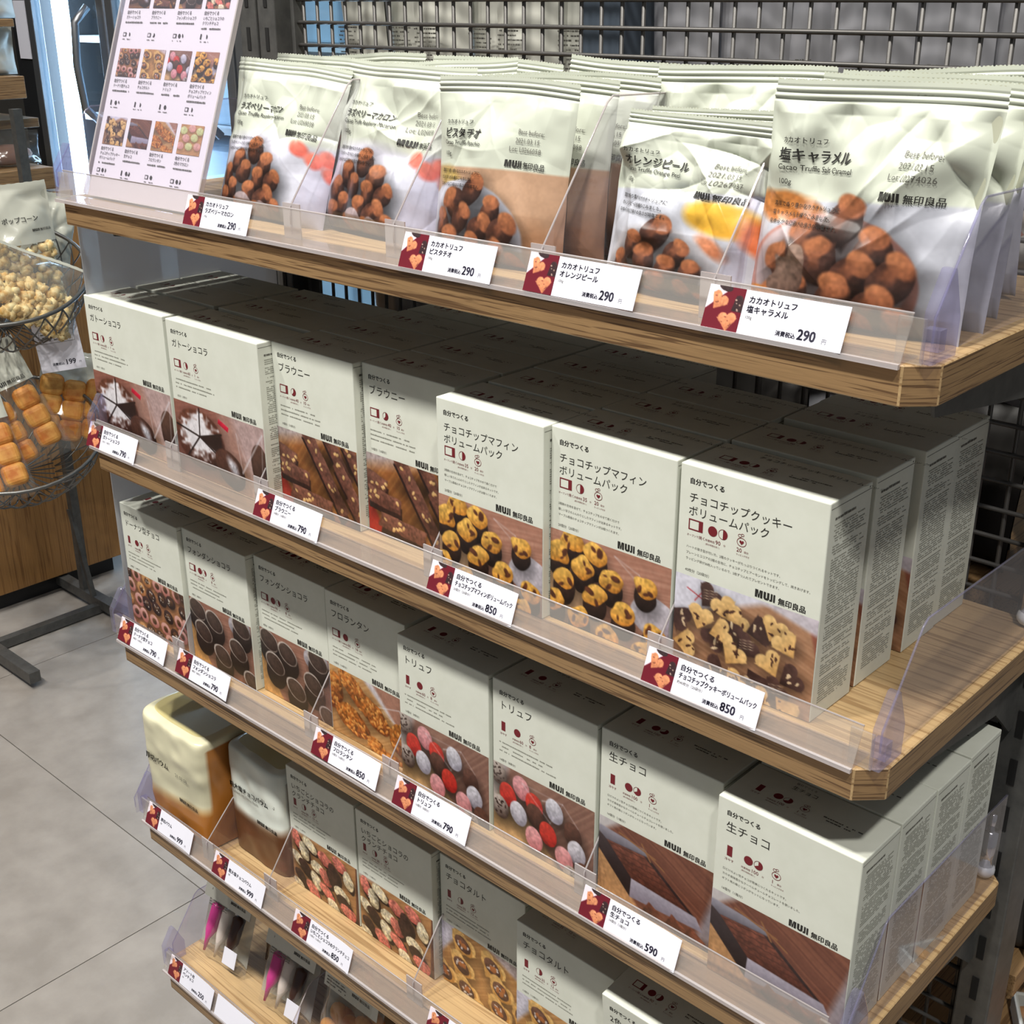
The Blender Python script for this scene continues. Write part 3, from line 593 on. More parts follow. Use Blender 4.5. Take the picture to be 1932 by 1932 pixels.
def photo_mesh(name, art, w, h, nx, ny, fn, crop=(0, 0, 1, 1), mat=None):
    """a flat printed photograph w x h (m); fn maps (u, v) in metres to 3-D"""
    u = np.linspace(0, 1, nx); v = np.linspace(0, 1, ny); U, V = np.meshgrid(u, v)
    C = sample(art, crop[0] + U * (crop[2] - crop[0]), crop[1] + V * (crop[3] - crop[1]))
    P = fn((U * w).ravel(), ((1 - V) * h).ravel()).reshape(ny, nx, 3)
    return grid_mesh(name, P, C, mat or M['photo'])
# ------------------------------------------------------------------ the setting
ZS = [1.36, 1.1004, 0.8656, 0.6171, 0.3840]      # shelf tops
XL, XR, CHL, CHR, TH, DEP = -0.482, 0.4507, 0.024, 0.0158, 0.0239, 0.275
floor = MB().box((-6, -3, -0.03), (3, 4, -0.004), M['grout']).build('floor'); tag(floor, kind='structure')
T = 1.04
tile_me = MB().box((0, 0, 0), (T - 0.002, T - 0.002, 0.006), M['floor']).mesh('floor_tile')
for i in range(-5, 4):
    for j in range(-3, 4):
        t = link('floor_tile', tile_me, floor, (-0.98 + i * T + 0.0015, 0.37 + j * T + 0.0015, -0.006))
wb = MB().box((-6, 3.4, 0), (3, 3.5, 3.2), M['farwall']).build('wall_back'); tag(wb, kind='structure')
wl = MB().box((-6.1, -3, 0), (-6, 3.5, 3.2), M['farwall']).build('wall_left'); tag(wl, kind='structure')

# ------------------------------------------------------------------ gondola frame with wire grid
frame = empty('gondola_frame', (0, 0.29, 0)); tag(frame, 'grey steel gondola frame with slotted posts and wire grid back', 'rack')
slot_me = MB().box((-0.003, -0.0008, 0), (0.003, 0.004, 0.024), M['darksteel']).mesh('slot')
def post(x):
    b = MB(); y0, y1 = -0.012, 0.03
    b.box((x - 0.015, y0, 0.0), (x + 0.015, y1, 1.95), M['steel'])
    p = b.build('upright_post', frame, 0.0015)
    for k in range(10, 38):
        z = 0.05 + k * 0.045
        link('slot', slot_me, p, (x, y0, z))
post(-0.478); post(0.441)
post(-0.512)
PIT = 0.0232
vw = MB().tube([(0, 0, 0.15), (0, 0, 1.94)], 0.0020, M['wire'], 6).mesh('grid_wire_upright')
hw = MB().tube([(-0.452, 0, 0), (0.424, 0, 0)], 0.0020, M['wire'], 6).mesh('grid_wire_level')
x = -0.4415
while x < 0.42:
    link('grid_wire', vw, frame, (x, 0.012, 0)); x += PIT
z = 1.5195
zz = [z + k * PIT for k in range(-58, 18)]
for z in zz: link('grid_wire', hw, frame, (0, 0.0092, z))
MB().box((-0.455, 0.004, 0.14), (-0.449, 0.016, 1.95), M['steel']).build('grid_edge', frame)
MB().box((0.421, 0.004, 0.14), (0.427, 0.016, 1.95), M['steel']).build('grid_edge', frame)

# ------------------------------------------------------------------ wooden shelves
SHN = ['top', 'second', 'third', 'fourth', 'lowest']
def shelf_outline(xl, xr, yb):
    return [(xl + CHL, 0), (xr - CHR, 0), (xr, CHR), (xr, yb - 0.012), (xr - 0.012, yb), (xl, yb), (xl, CHL)]
board_b = MB(); pts = shelf_outline(XL, XR, DEP); n = len(pts)
vs = [(p[0], p[1], -TH) for p in pts] + [(p[0], p[1], 0) for p in pts]
board_b.add(vs, [tuple(range(n, 2 * n))], M['oak_top']); board_b.add(vs, [tuple(range(n))[::-1]], M['oak'])
for i in range(n):
    board_b.add(vs, [(i, (i + 1) % n, n + (i + 1) % n, n + i)], M['oak'])
bme = board_b.mesh('shelf_board')
bm = bmesh.new(); bm.from_mesh(bme); bmesh.ops.remove_doubles(bm, verts=bm.verts, dist=1e-6)
bmesh.ops.bevel(bm, geom=list(bm.edges), offset=0.0008, segments=1, affect='EDGES'); bm.to_mesh(bme); bm.free()
brk = MB().prism([(0.045, -0.001), (0.30, -0.001), (0.30, -0.075), (0.27, -0.075), (0.235, -0.044), (0.05, -0.018)], 'x', -0.0012, 0.0012, M['steel']).mesh('shelf_bracket')
clipb = MB()
clipb.tube([(0, 0, 0.012), (0, 0, 0.046)], 0.0065, M['chrome'], 14); clipb.tube([(0, 0, 0.046), (0, 0, 0.062)], 0.0032, M['chrome'], 8)
clipb.box((0.002, -0.004, 0.014), (0.004, 0.03, 0.044), M['chrome']); clipb.ellipsoid((0, 0, 0.0075), (0.0085, 0.0085, 0.0075), M['white'], 12, 8)
clipm = clipb.mesh('chrome_clip')
for i, z in enumerate(ZS):
    s = empty('wooden_shelf', (0, 0, z)); tag(s, f'oak shelf board with clipped corners, {SHN[i]} of the five boards', 'shelf', 'oak shelf boards')
    link('shelf_board', bme, s)
    for bx in (-0.458, 0.434): link('shelf_bracket', brk, s, (bx, 0, -TH))
    if i in (1, 2): link('chrome_clip', clipm, s, (0.4375, 0.262, 0.0005))

# ------------------------------------------------------------------ clear price rails
RB, RT, RH = -0.0015, 0.0085, 0.027        # rail leans back: bottom y, top y, height
railb = MB(); xl, xr = XL + 0.013, XR - CHR - 0.001
railb.prism([(RB, 0.0008), (RB + 0.0012, 0.0008), (RT + 0.0012, RH), (RT, RH)], 'x', xl, xr, M['rail'])
rail_me = railb.mesh('rail_front')
rail_foot = MB().box((xl, RB + 0.0012, 0.0002), (xr, 0.022, 0.0010), M['acrylic']).mesh('rail_foot')
rail_lip = MB().box((xl, RB - 0.0022, -0.0022), (xr, RB + 0.0002, 0.0008), M['rail_edge']).mesh('rail_lip')
rail_bead = MB().tube([(xl, RT + 0.0006, RH), (xr, RT + 0.0006, RH)], 0.0007, M['rail_edge'], 6).mesh('rail_bead')
for i, z in enumerate(ZS):
    r = empty('price_rail', (0, 0, z)); tag(r, f'clear plastic price rail along the front of the {SHN[i]} shelf', 'price rail', 'clear price rails')
    link('rail_front', rail_me, r); link('rail_foot', rail_foot, r); link('rail_lip', rail_lip, r); link('rail_bead', rail_bead, r)

# ------------------------------------------------------------------ clear dividers
def divider(x, i, y0, top, label, end=False, ybend=0.04, yback=0.255):
    d = empty('acrylic_divider', (x, 0, ZS[i])); tag(d, label, 'shelf divider', 'clear shelf dividers')
    pr = [(y0, 0.004), (yback, 0.004), (yback, top * 0.97), (y0 + ybend + 0.006, top), (y0 + ybend, top - 0.004), (y0, 0.026)]
    MB().prism(pr, 'x', -0.0007, 0.0007, M['acrylic']).build('divider_panel', d)
    e = MB().tube([(0, y0, 0.012), (0, y0, 0.026), (0, y0 + ybend, top - 0.004), (0, y0 + ybend + 0.006, top), (0, yback, top * 0.97)], 0.0008, M['rail_edge'] if not end else M['bracket'], 5)
    e.build('divider_edge', d)
    if end:
        sgn = 1 if x > 0 else -1
        b = MB().prism([(0.004, 0.001), (0.034, 0.001), (0.034, 0.024), (0.022, 0.052), (0.018, 0.052), (0.004, 0.030)], 'x', -0.004, 0.004, M['bracket'])
        b.build('divider_clip', d, 0.0012)
        w = MB().box((-0.0048, 0.008, 0.008), (0.0048, 0.016, 0.020), M['bracket']); w.box((-0.012 * sgn - 0.006, 0.004, 0.0006), (-0.012 * sgn + 0.010, 0.006, 0.026), M['rail'])
        w.build('clip_window', d)
    else:
        MB().box((-0.011, y0 + 0.001, 0.0005), (0.011, y0 + 0.0022, 0.029), M['rail_edge']).build('divider_foot', d)
    return d
divider(-0.4765, 0, 0.006, 0.085, 'clear end divider at the poster end of the top shelf', True)
divider(0.4455, 0, 0.010, 0.085, 'clear end divider beside the salt caramel pouch', True)
divider(-0.4765, 1, 0.006, 0.085, 'clear end divider beside the outermost gateau chocolat carton', True)
divider(0.4455, 1, 0.010, 0.088, 'clear end divider beside bare wood next to the cookie cartons', True)
divider(-0.4865, 2, 0.006, 0.085, 'clear end divider beside the doughnut chocolate cartons', True)
divider(0.4475, 2, 0.010, 0.092, 'clear end divider along the fresh chocolate cartons', True)
divider(-0.4815, 3, -0.002, 0.085, 'clear end divider beside the cream wrapped baumkuchen', True)
divider(-0.4735, 4, 0.018, 0.085, 'clear end divider beside the chocolate pen packs', True)
divider(-0.118, 0, 0.017, 0.122, 'tall clear divider between the two raspberry pouches', False, 0.068)
divider(0.008, 0, 0.017, 0.122, 'tall clear divider between raspberry and pistachio pouches', False, 0.068)
divider(0.158, 0, 0.017, 0.122, 'tall clear divider between pistachio and orange peel pouches', False, 0.068)
divider(0.3005, 0, 0.015, 0.122, 'tall clear divider between orange peel and salt caramel pouches', False, 0.068)
divider(-0.338, 1, 0.015, 0.085, 'clear divider between the two gateau chocolat columns', False)
divider(-0.190, 1, 0.015, 0.085, 'clear divider between gateau chocolat and brownie cartons', False)
divider(0.0435, 1, 0.013, 0.085, 'clear divider between brownie and muffin cartons', False)
divider(0.2722, 1, 0.015, 0.085, 'clear divider between muffin and cookie cartons', False)
divider(-0.3696, 2, 0.015, 0.085, 'clear divider between doughnut and fondant cartons', False)
divider(-0.1400, 2, 0.015, 0.085, 'clear divider between fondant and florentine cartons', False)
divider(-0.0240, 2, 0.015, 0.085, 'clear divider between florentine and truffle cartons', False)
divider(0.2095, 2, 0.015, 0.085, 'clear divider between truffle and fresh chocolate cartons', False)
divider(-0.342, 3, 0.006, 0.07, 'clear divider between the two wrapped baumkuchen', False)
divider(-0.236, 3, 0.015, 0.085, 'clear divider between baumkuchen and crunch cartons', False)
divider(-0.004, 3, 0.015, 0.085, 'clear divider between crunch and tart cartons', False)
divider(-0.235, 4, 0.015, 0.085, 'clear divider between pen packs and cookie pouch', False)
# milky side panels standing at the far end of the second and third shelf
for i, yb in ((1, 0.272), (2, 0.272)):
    p = MB().box((XL - 0.005, 0.026, 0.002), (XL - 0.0035, yb, ZS[i - 1] - TH - ZS[i] - 0.003), M['frost']).build('side_panel', None, 0, (0, 0, ZS[i]))
    tag(p, 'milky grey side panel closing the end of the %s shelf' % SHN[i], 'panel', 'milky side panels')

# ------------------------------------------------------------------ price cards
card_body = MB()
ny = 7
for a in range(ny - 1):
    u0, u1 = 95 * a / (ny - 1), 95 * (a + 1) / (ny - 1)
    def cu(u): return -0.0007 - 0.0016 * max(0.0, (u - 70) / 25) ** 2
    card_body.add([(u0 * 1e-3, cu(u0), 0), (u1 * 1e-3, cu(u1), 0), (u1 * 1e-3, cu(u1), 0.0265), (u0 * 1e-3, cu(u0), 0.0265),
                   (u0 * 1e-3, cu(u0) + 0.0004, 0), (u1 * 1e-3, cu(u1) + 0.0004, 0), (u1 * 1e-3, cu(u1) + 0.0004, 0.0265), (u0 * 1e-3, cu(u0) + 0.0004, 0.0265)],
                  [(0, 1, 2, 3), (7, 6, 5, 4), (3, 2, 6, 7), (0, 4, 5, 1)] + ([(0, 3, 7, 4)] if a == 0 else []) + ([(1, 5, 6, 2)] if a == ny - 2 else []), M['card'])
card_me = card_body.mesh('card_paper')
card_pic = photo_mesh('card_picture', ART['card'], 0.0255, 0.0265, 54, 56, lambda u, v: np.stack([u, np.full_like(u, -0.0009), v], 1))
LEAN = -math.atan2(RT - RB, RH)
def price_card(x, i, l1, l2, l3, price, label, dz=0.0, roll=0.0, picture=True):
    y = RB - 0.0004; c = empty('price_card', (x, y, ZS[i] + dz), (LEAN, roll, 0)); tag(c, label, 'price card', 'price cards in the rails')
    link('card_paper', card_me, c)
    if picture: link('card_picture', card_pic, c)
    k = Ink()
    s1 = 4.7
    if l1: k.text(l1, 28.5, 19.4, s1, M['blue_ink'], 0.03)
    if l2: k.text(l2, 28.5, 13.8, s1, M['blue_ink'], 0.03, width=(63 if len(l2) > 13 else None))
    if l3: k.text(l3, 28.5, 9.8, 2.5, M['grey_ink'])
    k.text('消費税込', 51, 3.6, 3.3, M['blue_ink'], 0.03); k.text(price, 65.2, 3.4, 8.6, M['blue_ink'], 0.035, 0.92); k.text('円', 81.4, 3.6, 3.2, M['blue_ink'])
    fn = lambda uv: np.stack([uv[:, 0] * 1e-3, -0.0009 - 0.0016 * np.maximum(0, (uv[:, 0] - 70) / 25) ** 2, uv[:, 1] * 1e-3], 1)
    me = k.mesh('lettering', fn); link('lettering', me, c)
J = '自分でつくる'
price_card(-0.248, 0, 'カカオトリュフ', 'ラズベリーマカロン', '100g', '290', 'price card 290 yen for raspberry macaron truffles on the top rail')
price_card(0.033, 0, 'カカオトリュフ', 'ピスタチオ', '100g', '290', 'price card 290 yen for pistachio truffles under the pistachio pouch')
price_card(0.158, 0, 'カカオトリュフ', 'オレンジピール', '100g', '290', 'price card 290 yen for orange peel truffles on the top rail', 0.001)
price_card(0.304, 0, 'カカオトリュフ', '塩キャラメル', '100g', '290', 'price card 290 yen for salt caramel truffles on the top rail')
price_card(-0.477, 1, J, 'ガトーショコラ', '1台分（1袋分）', '790', 'price card 790 yen for gateau chocolat at the rail end', -0.001)
price_card(-0.181, 1, J, 'ブラウニー', '10個分（10袋分）', '790', 'price card 790 yen for brownies on the second rail', -0.001)
price_card(0.052, 1, J, 'チョコチップマフィンボリュームパック', '20個分（20袋分）', '850', 'price card 850 yen for muffin volume pack on the second rail', -0.0015)
price_card(0.270, 1, J, 'チョコチップクッキーボリュームパック', '約40枚分（20袋分）', '850', 'price card 850 yen for cookie volume pack on the second rail', -0.001)
price_card(-0.467, 2, J, 'ドーナツ型チョコ', '28個分（14袋分）', '790', 'price card 790 yen for doughnut chocolates on the third rail', 0.002)
price_card(-0.351, 2, J, 'フォンダンショコラ', '8個分（8袋分）', '790', 'price card 790 yen for fondant chocolat on the third rail', 0.004)
price_card(-0.119, 2, J, 'フロランタン', '16個分（16袋分）', '850', 'price card 850 yen for florentines on the third rail', 0.003)
price_card(-0.003, 2, J, 'トリュフ', '16個分（8袋分）', '790', 'price card 790 yen for truffles on the third rail', 0.001)
price_card(0.218, 2, J, '生チョコ', '16個分（1箱分）', '590', 'price card 590 yen for fresh chocolate on the third rail', -0.001)
price_card(-0.461, 3, '', '厚切バウム', '1個', '999', 'price card 999 yen for plain baumkuchen on the fourth rail', 0.0015)
price_card(-0.324, 3, '', '粗大塩チョコバウム', '1個', '999', 'price card 999 yen for salt chocolate baumkuchen on the fourth rail', 0)
price_card(-0.178, 3, J, 'いちごとショコラのクランチチョコ', '12個分（12袋分）', '850', 'price card 850 yen for strawberry crunch chocolate on the fourth rail', -0.0005)
price_card(0.030, 3, J, 'チョコタルト', '12個分（12袋分）', '850', 'price card 850 yen for chocolate tart on the fourth rail', -0.0005)
price_card(-0.457, 4, 'アソート用', 'ペンチョコ', '3本', '250', 'price card 250 yen for chocolate pens on the lowest rail', 0.002)
price_card(-0.3565, 4, '', '', '', '250', 'blank-faced price card beside the chocolate pen card on the lowest rail', 0.001, 0, False)
# ------------------------------------------------------------------ kit cartons
BW, BH, BD = 0.1125, 0.1563, 0.0535
DASH = None
KITS = {
 'gateau': dict(w=0.147, kind='gateau chocolat', t=['ガトーショコラ'], bar=False, pies=[160], mins='60', bags='1', desc=None, cnt='1台分（1袋分）'),
 'brownie': dict(kind='brownie', t=['ブラウニー'], bar=False, pies=[220], mins='40', bags='10', desc=None, cnt='10個分（10袋分）'),
 'muffin': dict(kind='chocolate chip muffin', t=['チョコチップマフィン', 'ボリュームパック'], bar=False, pies=[180], mins='35', bags='20', cnt='20個分（20袋分）',
                desc=['2種類の生地を混ぜて、チョコチップをのせて焼くだけで', '優しい甘さのふんわりとしたマフィンが出来るキットです。', 'マーブル模様のチョコチップマフィンが20個つくれます。']),
 'cookie': dict(kind='chocolate chip cookie', t=['チョコチップクッキー', 'ボリュームパック'], bar=False, pies=[360, 180], mins='90', bags='20', cnt='40枚分（20袋分）',
                desc=['ハートの抜き型が付いた、2種のクッキーがたっぷりつくれるキットです。', 'プレーンとココアの2種の生地に、チョコチップとアーモンドをトッピングして、焼きあげます。', 'ラッピング袋が20枚入っているので、2枚ずつ入れてプレゼントできます。']),
 'donut': dict(kind='doughnut chocolate', t=['ドーナツ型チョコ'], bar=True, pies=[360, 120], mins='80', bags='14', desc=None, cnt='28個分（14袋分）'),
 'fondant': dict(kind='fondant chocolat', t=['フォンダンショコラ'], bar=False, pies=[360, 150], mins='90', bags='8', desc=None, cnt='8個分（8袋分）'),
 'florentin': dict(kind='florentine', t=['フロランタン'], bar=False, pies=[360], mins='60', bags='16', desc=None, cnt='16個分（16袋分）'),
 'truffle': dict(kind='truffle', t=['トリュフ'], bar=True, pies=[360], mins='60', bags='8', desc=None, cnt='16個分（8袋分）'),
 'nama': dict(kind='fresh chocolate', t=['生チョコ'], bar=True, pies=[360, 240], mins='100', bags='1', cnt='16個分（1箱分）',
              desc=['口どけのよい生チョコが簡単につくれるキットです。', 'カカオ風味豊かなクーベルチュールチョコレートを使いました。', 'ギフト用の箱とリボンがセットになっています。']),
 'crunch': dict(kind='strawberry crunch', t=['いちごとショコラの', 'クランチチョコ'], bar=True, pies=[170], mins='30', bags='12', desc=None, cnt='12個分（12袋分）'),
 'tart': dict(kind='chocolate tart', t=['チョコタルト'], bar=True, pies=[180], mins='35', bags='12', desc=None, cnt='12個分（12袋分）'),
 'macaron': dict(kind='two-colour macaron', t=['2色のマカロン'], bar=False, pies=[360, 200], mins='90', bags='9', desc=None, cnt='9個分（9袋分）'),
}
carton_cache = {}
def carton_mesh(w):
    if w not in carton_cache:
        b = MB().box((0, 0, 0), (w, BD, BH), M['carton'])
        carton_cache[w] = b.mesh('carton', 0.0008, 2)
    return carton_cache[w]
def icons(k, u, v, d, s=1.0, cap=True, red=None, blk=None):
    red = red or M['red_ink']; blk = blk or M['black']
    if d['bar']:
        k.rect(u + 1.6 * s, v - 4.2 * s, u + 6.0 * s, v + 4.6 * s, red)
        if cap: k.text('冷やす', u, v - 8.4 * s, 2.6 * s, red)
    else:
        k.frame(u, v - 3.6 * s, u + 11.6 * s, v + 4.4 * s, .9 * s, red); k.rect(u + 8.2 * s, v - 3.0 * s, u + 11 * s, v + 4 * s, red)
        if cap: k.text('オーブンで', u - 1, v - 8.2 * s, 1.9 * s, red); k.text('焼く', u + 8.6 * s, v - 8.4 * s, 2.8 * s, red)
    pu = u + 19.5 * s
    for j, a in enumerate(d['pies']):
        k.pie(pu + j * 8.2 * s, v, 3.7 * s, 0, a, red)
        if a < 360: k.ring(pu + j * 8.2 * s, v, 3.7 * s, .35 * s, red)
    off = (len(d['pies']) - 1) * 8.2 * s
    if cap: k.text('所要時間', pu - 5.5 * s, v - 8.3 * s, 1.9 * s, red); k.text(d['mins'], pu + 2.6 * s, v - 8.5 * s, 4.2 * s, red); k.text('分', pu + (5.4 + 2.5 * len(d['mins'])) * s - 1.4, v - 8.3 * s, 1.8 * s, red); k.text('(焼き時間を除く)', pu - 5.2 * s, v - 11.0 * s, 1.5 * s, red)
    bu = u + 36.5 * s + off * .72
    k.ring(bu, v - 1.2 * s, 3.7 * s, .4 * s, red, 20, 3.2 * s); k.heart(bu, v - 1.3 * s, 1.9 * s, red); k.ring(bu - 1.6 * s, v + 3.2 * s, 1.5 * s, .35 * s, red, 12, 1.2 * s); k.ring(bu + .4 * s, v + 4.0 * s, 1.3 * s, .35 * s, red, 12, 1.0 * s)
    if cap: k.text(d['bags'], bu - 3.6 * s, v - 8.5 * s, 4.2 * s, red); k.text('袋分', bu + (1.0 + 1.2 * (len(d['bags']) - 1)) * s, v - 8.3 * s, 1.8 * s, red); k.text('ラッピング付き', bu - 3.8 * s, v - 11.0 * s, 1.5 * s, red)
def build_kit(key):
    d = KITS[key]; w = d.get('w', BW); W = w * 1000; H = BH * 1000; D = BD * 1000; rng = random.Random(key)
    root = empty('kit_carton'); link('carton', carton_mesh(w), root)
    k = Ink()
    k.text(J, 7.6, 143.6, 4.7, M['black'], 0.03)
    if len(d['t']) == 1: k.text(d['t'][0], 7.8, 130.6, 9.3 if len(d['t'][0]) < 7 else 8.7, M['black'])
    else: k.text(d['t'][0], 7.8, 130.6, 8.0, M['black']); k.text(d['t'][1], 7.8, 121.0, 8.0, M['black'])
    icons(k, 8.6, 113.6, d)
    if d['desc']:
        for j, t in enumerate(d['desc']): k.text(t, 7.6, 96.6 - j * 4.4, 2.25, M['grey_ink'])
    else:
        for j in range(3): k.dashes(7.6, 97.0 - j * 4.2, rng.uniform(48, 66), 1.15, rng, M['faint_ink'], .85)
    k.text(d['cnt'], 7.6, 79.0, 2.7, M['grey_ink'])
    k.text('MUJI', W - 48.5, 77.4, 7.6, M['black'], 0, width=15.0); k.text('無印良品', W - 31.0, 77.6, 5.3, M['black'], 0.03, 0.98)
    link('front_lettering', k.mesh('front_lettering', face_front()), root)
    if key != 'macaron':
        A = ART[key]; nx = int(A.shape[1] * 1.1); ny = int(nx * .0752 / w)
        link('food_photo', photo_mesh('food_photo', A, w - .0008, .0752, nx, ny, lambda u, v: np.stack([u + .0004, np.full_like(u, -0.00018), v + .0004], 1), mat=M['photo']), root)
    t = Ink(); icons(t, 14, 27, d, 0.95, True, M['red_ink']); t.text(''.join(d['t']), 34, 42, 5.2, M['black']); t.text(J, 34, 49, 2.8, M['black'])
    t.dashes(68, 27, 30, 1.4, rng, M['grey_ink']); t.dashes(68, 24, 22, 1.4, rng, M['grey_ink'])
    link('top_lettering', t.mesh('top_lettering', lambda uv: np.stack([uv[:, 0] * 1e-3, uv[:, 1] * 1e-3 * 0.98, np.full(len(uv), BH + .00015)], 1)), root)
    s = Ink(); v = H - 13; s.dashes(7, v, 26, 1.9, rng, M['grey_ink'], .97); v -= 4
    while v > 10:
        if rng.random() < .90: s.dashes(7 if rng.random() < .85 else 9, v, rng.uniform(24, 40) if rng.random() < .3 else 39, .9, rng, M['faint_ink'], .85)
        v -= 1.85
    link('side_lettering', s.mesh('side_lettering', lambda uv: np.stack([np.full(len(uv), w + .00015), uv[:, 0] * 1e-3, uv[:, 1] * 1e-3], 1)), root)
    fl = MB().box((w - 0.0003, 0.001, BH - 0.0045), (w + 0.0001, BD - 0.001, BH - 0.0041), M['grey_ink'])
    fl.build('lid_seam', root)
    return root
ORD = ['front', 'second', 'third', 'fourth', 'fifth']
proto = {}
def column(key, x, y, i, depth, where, pitch=0.0562, yaw=0.0, dys=()):
    rng = random.Random(x * 1000 + i)
    for k in range(depth):
        if key not in proto: proto[key] = o = build_kit(key)
        else: o = copy_tree(proto[key])
        dy = dys[k] if k < len(dys) else k * pitch
        o.location = (x + (rng.uniform(-.0012, .0012) if k else 0), y + dy, ZS[i] + 0.0003); o.rotation_euler = (0, 0, math.radians(yaw + (rng.uniform(-.5, .5) if k else 0)))
        pos = 'front' if k == 0 else ORD[k]
        tag(o, f"white {KITS[key]['kind']} carton, {pos} {where}", 'carton', 'baking kit cartons')
column('gateau', -0.4895, 0.024, 1, 3, 'in the column at the shelf end', dys=(0, .060, .116))
column('gateau', -0.3355, 0.023, 1, 3, 'in the column beside the brownies', dys=(0, .062, .119))
column('brownie', -0.188, 0.0387, 1, 4, 'in the column beside the gateau cartons')
column('brownie', -0.0735, 0.0475, 1, 4, 'in the column beside the muffin cartons', 0.0555)
column('muffin', 0.0450, 0.021, 1, 4, 'in the column beside the brownies', dys=(0, .058, .114, .170))
column('muffin', 0.1585, 0.0285, 1, 3, 'in the column beside the cookies', dys=(0, .057, .113))
column('cookie', 0.2742, 0.0281, 1, 4, 'in its single column', dys=(0, .0615, .1290, .1826))
column('donut', -0.4836, 0.0301, 2, 2, 'in its single column')
column('fondant', -0.3689, 0.0353, 2, 2, 'in the column beside the doughnut cartons')
column('fondant', -0.2536, 0.0439, 2, 2, 'in the column beside the florentines')
column('florentin', -0.1389, 0.0423, 2, 2, 'in its single column')
column('truffle', -0.0208, 0.0279, 2, 2, 'in the column beside the florentines')
column('truffle', 0.0954, 0.0292, 2, 2, 'in the column beside the fresh chocolate')
column('nama', 0.2110, 0.0307, 2, 2, 'in the column beside the truffles')
column('nama', 0.3282, 0.0173, 2, 4, 'in the column at the shelf end', 0.0552)
column('crunch', -0.2400, 0.052, 3, 1, 'in the column beside the baumkuchen')
column('crunch', -0.1235, 0.051, 3, 1, 'in the column beside the tarts')
column('tart', -0.0070, 0.059, 3, 1, 'in the column beside the crunch cartons')
column('tart', 0.1130, 0.039, 3, 2, 'in the column beside the macarons')
column('macaron', 0.2265, 0.036, 3, 2, 'in its single column')
macaron_front = [o for o in bpy.data.objects if o.get('label', '').startswith('white two-colour macaron carton, front')][0]
macaron_front.rotation_euler = (math.radians(5.5), 0, 0); macaron_front.location.z += .0002
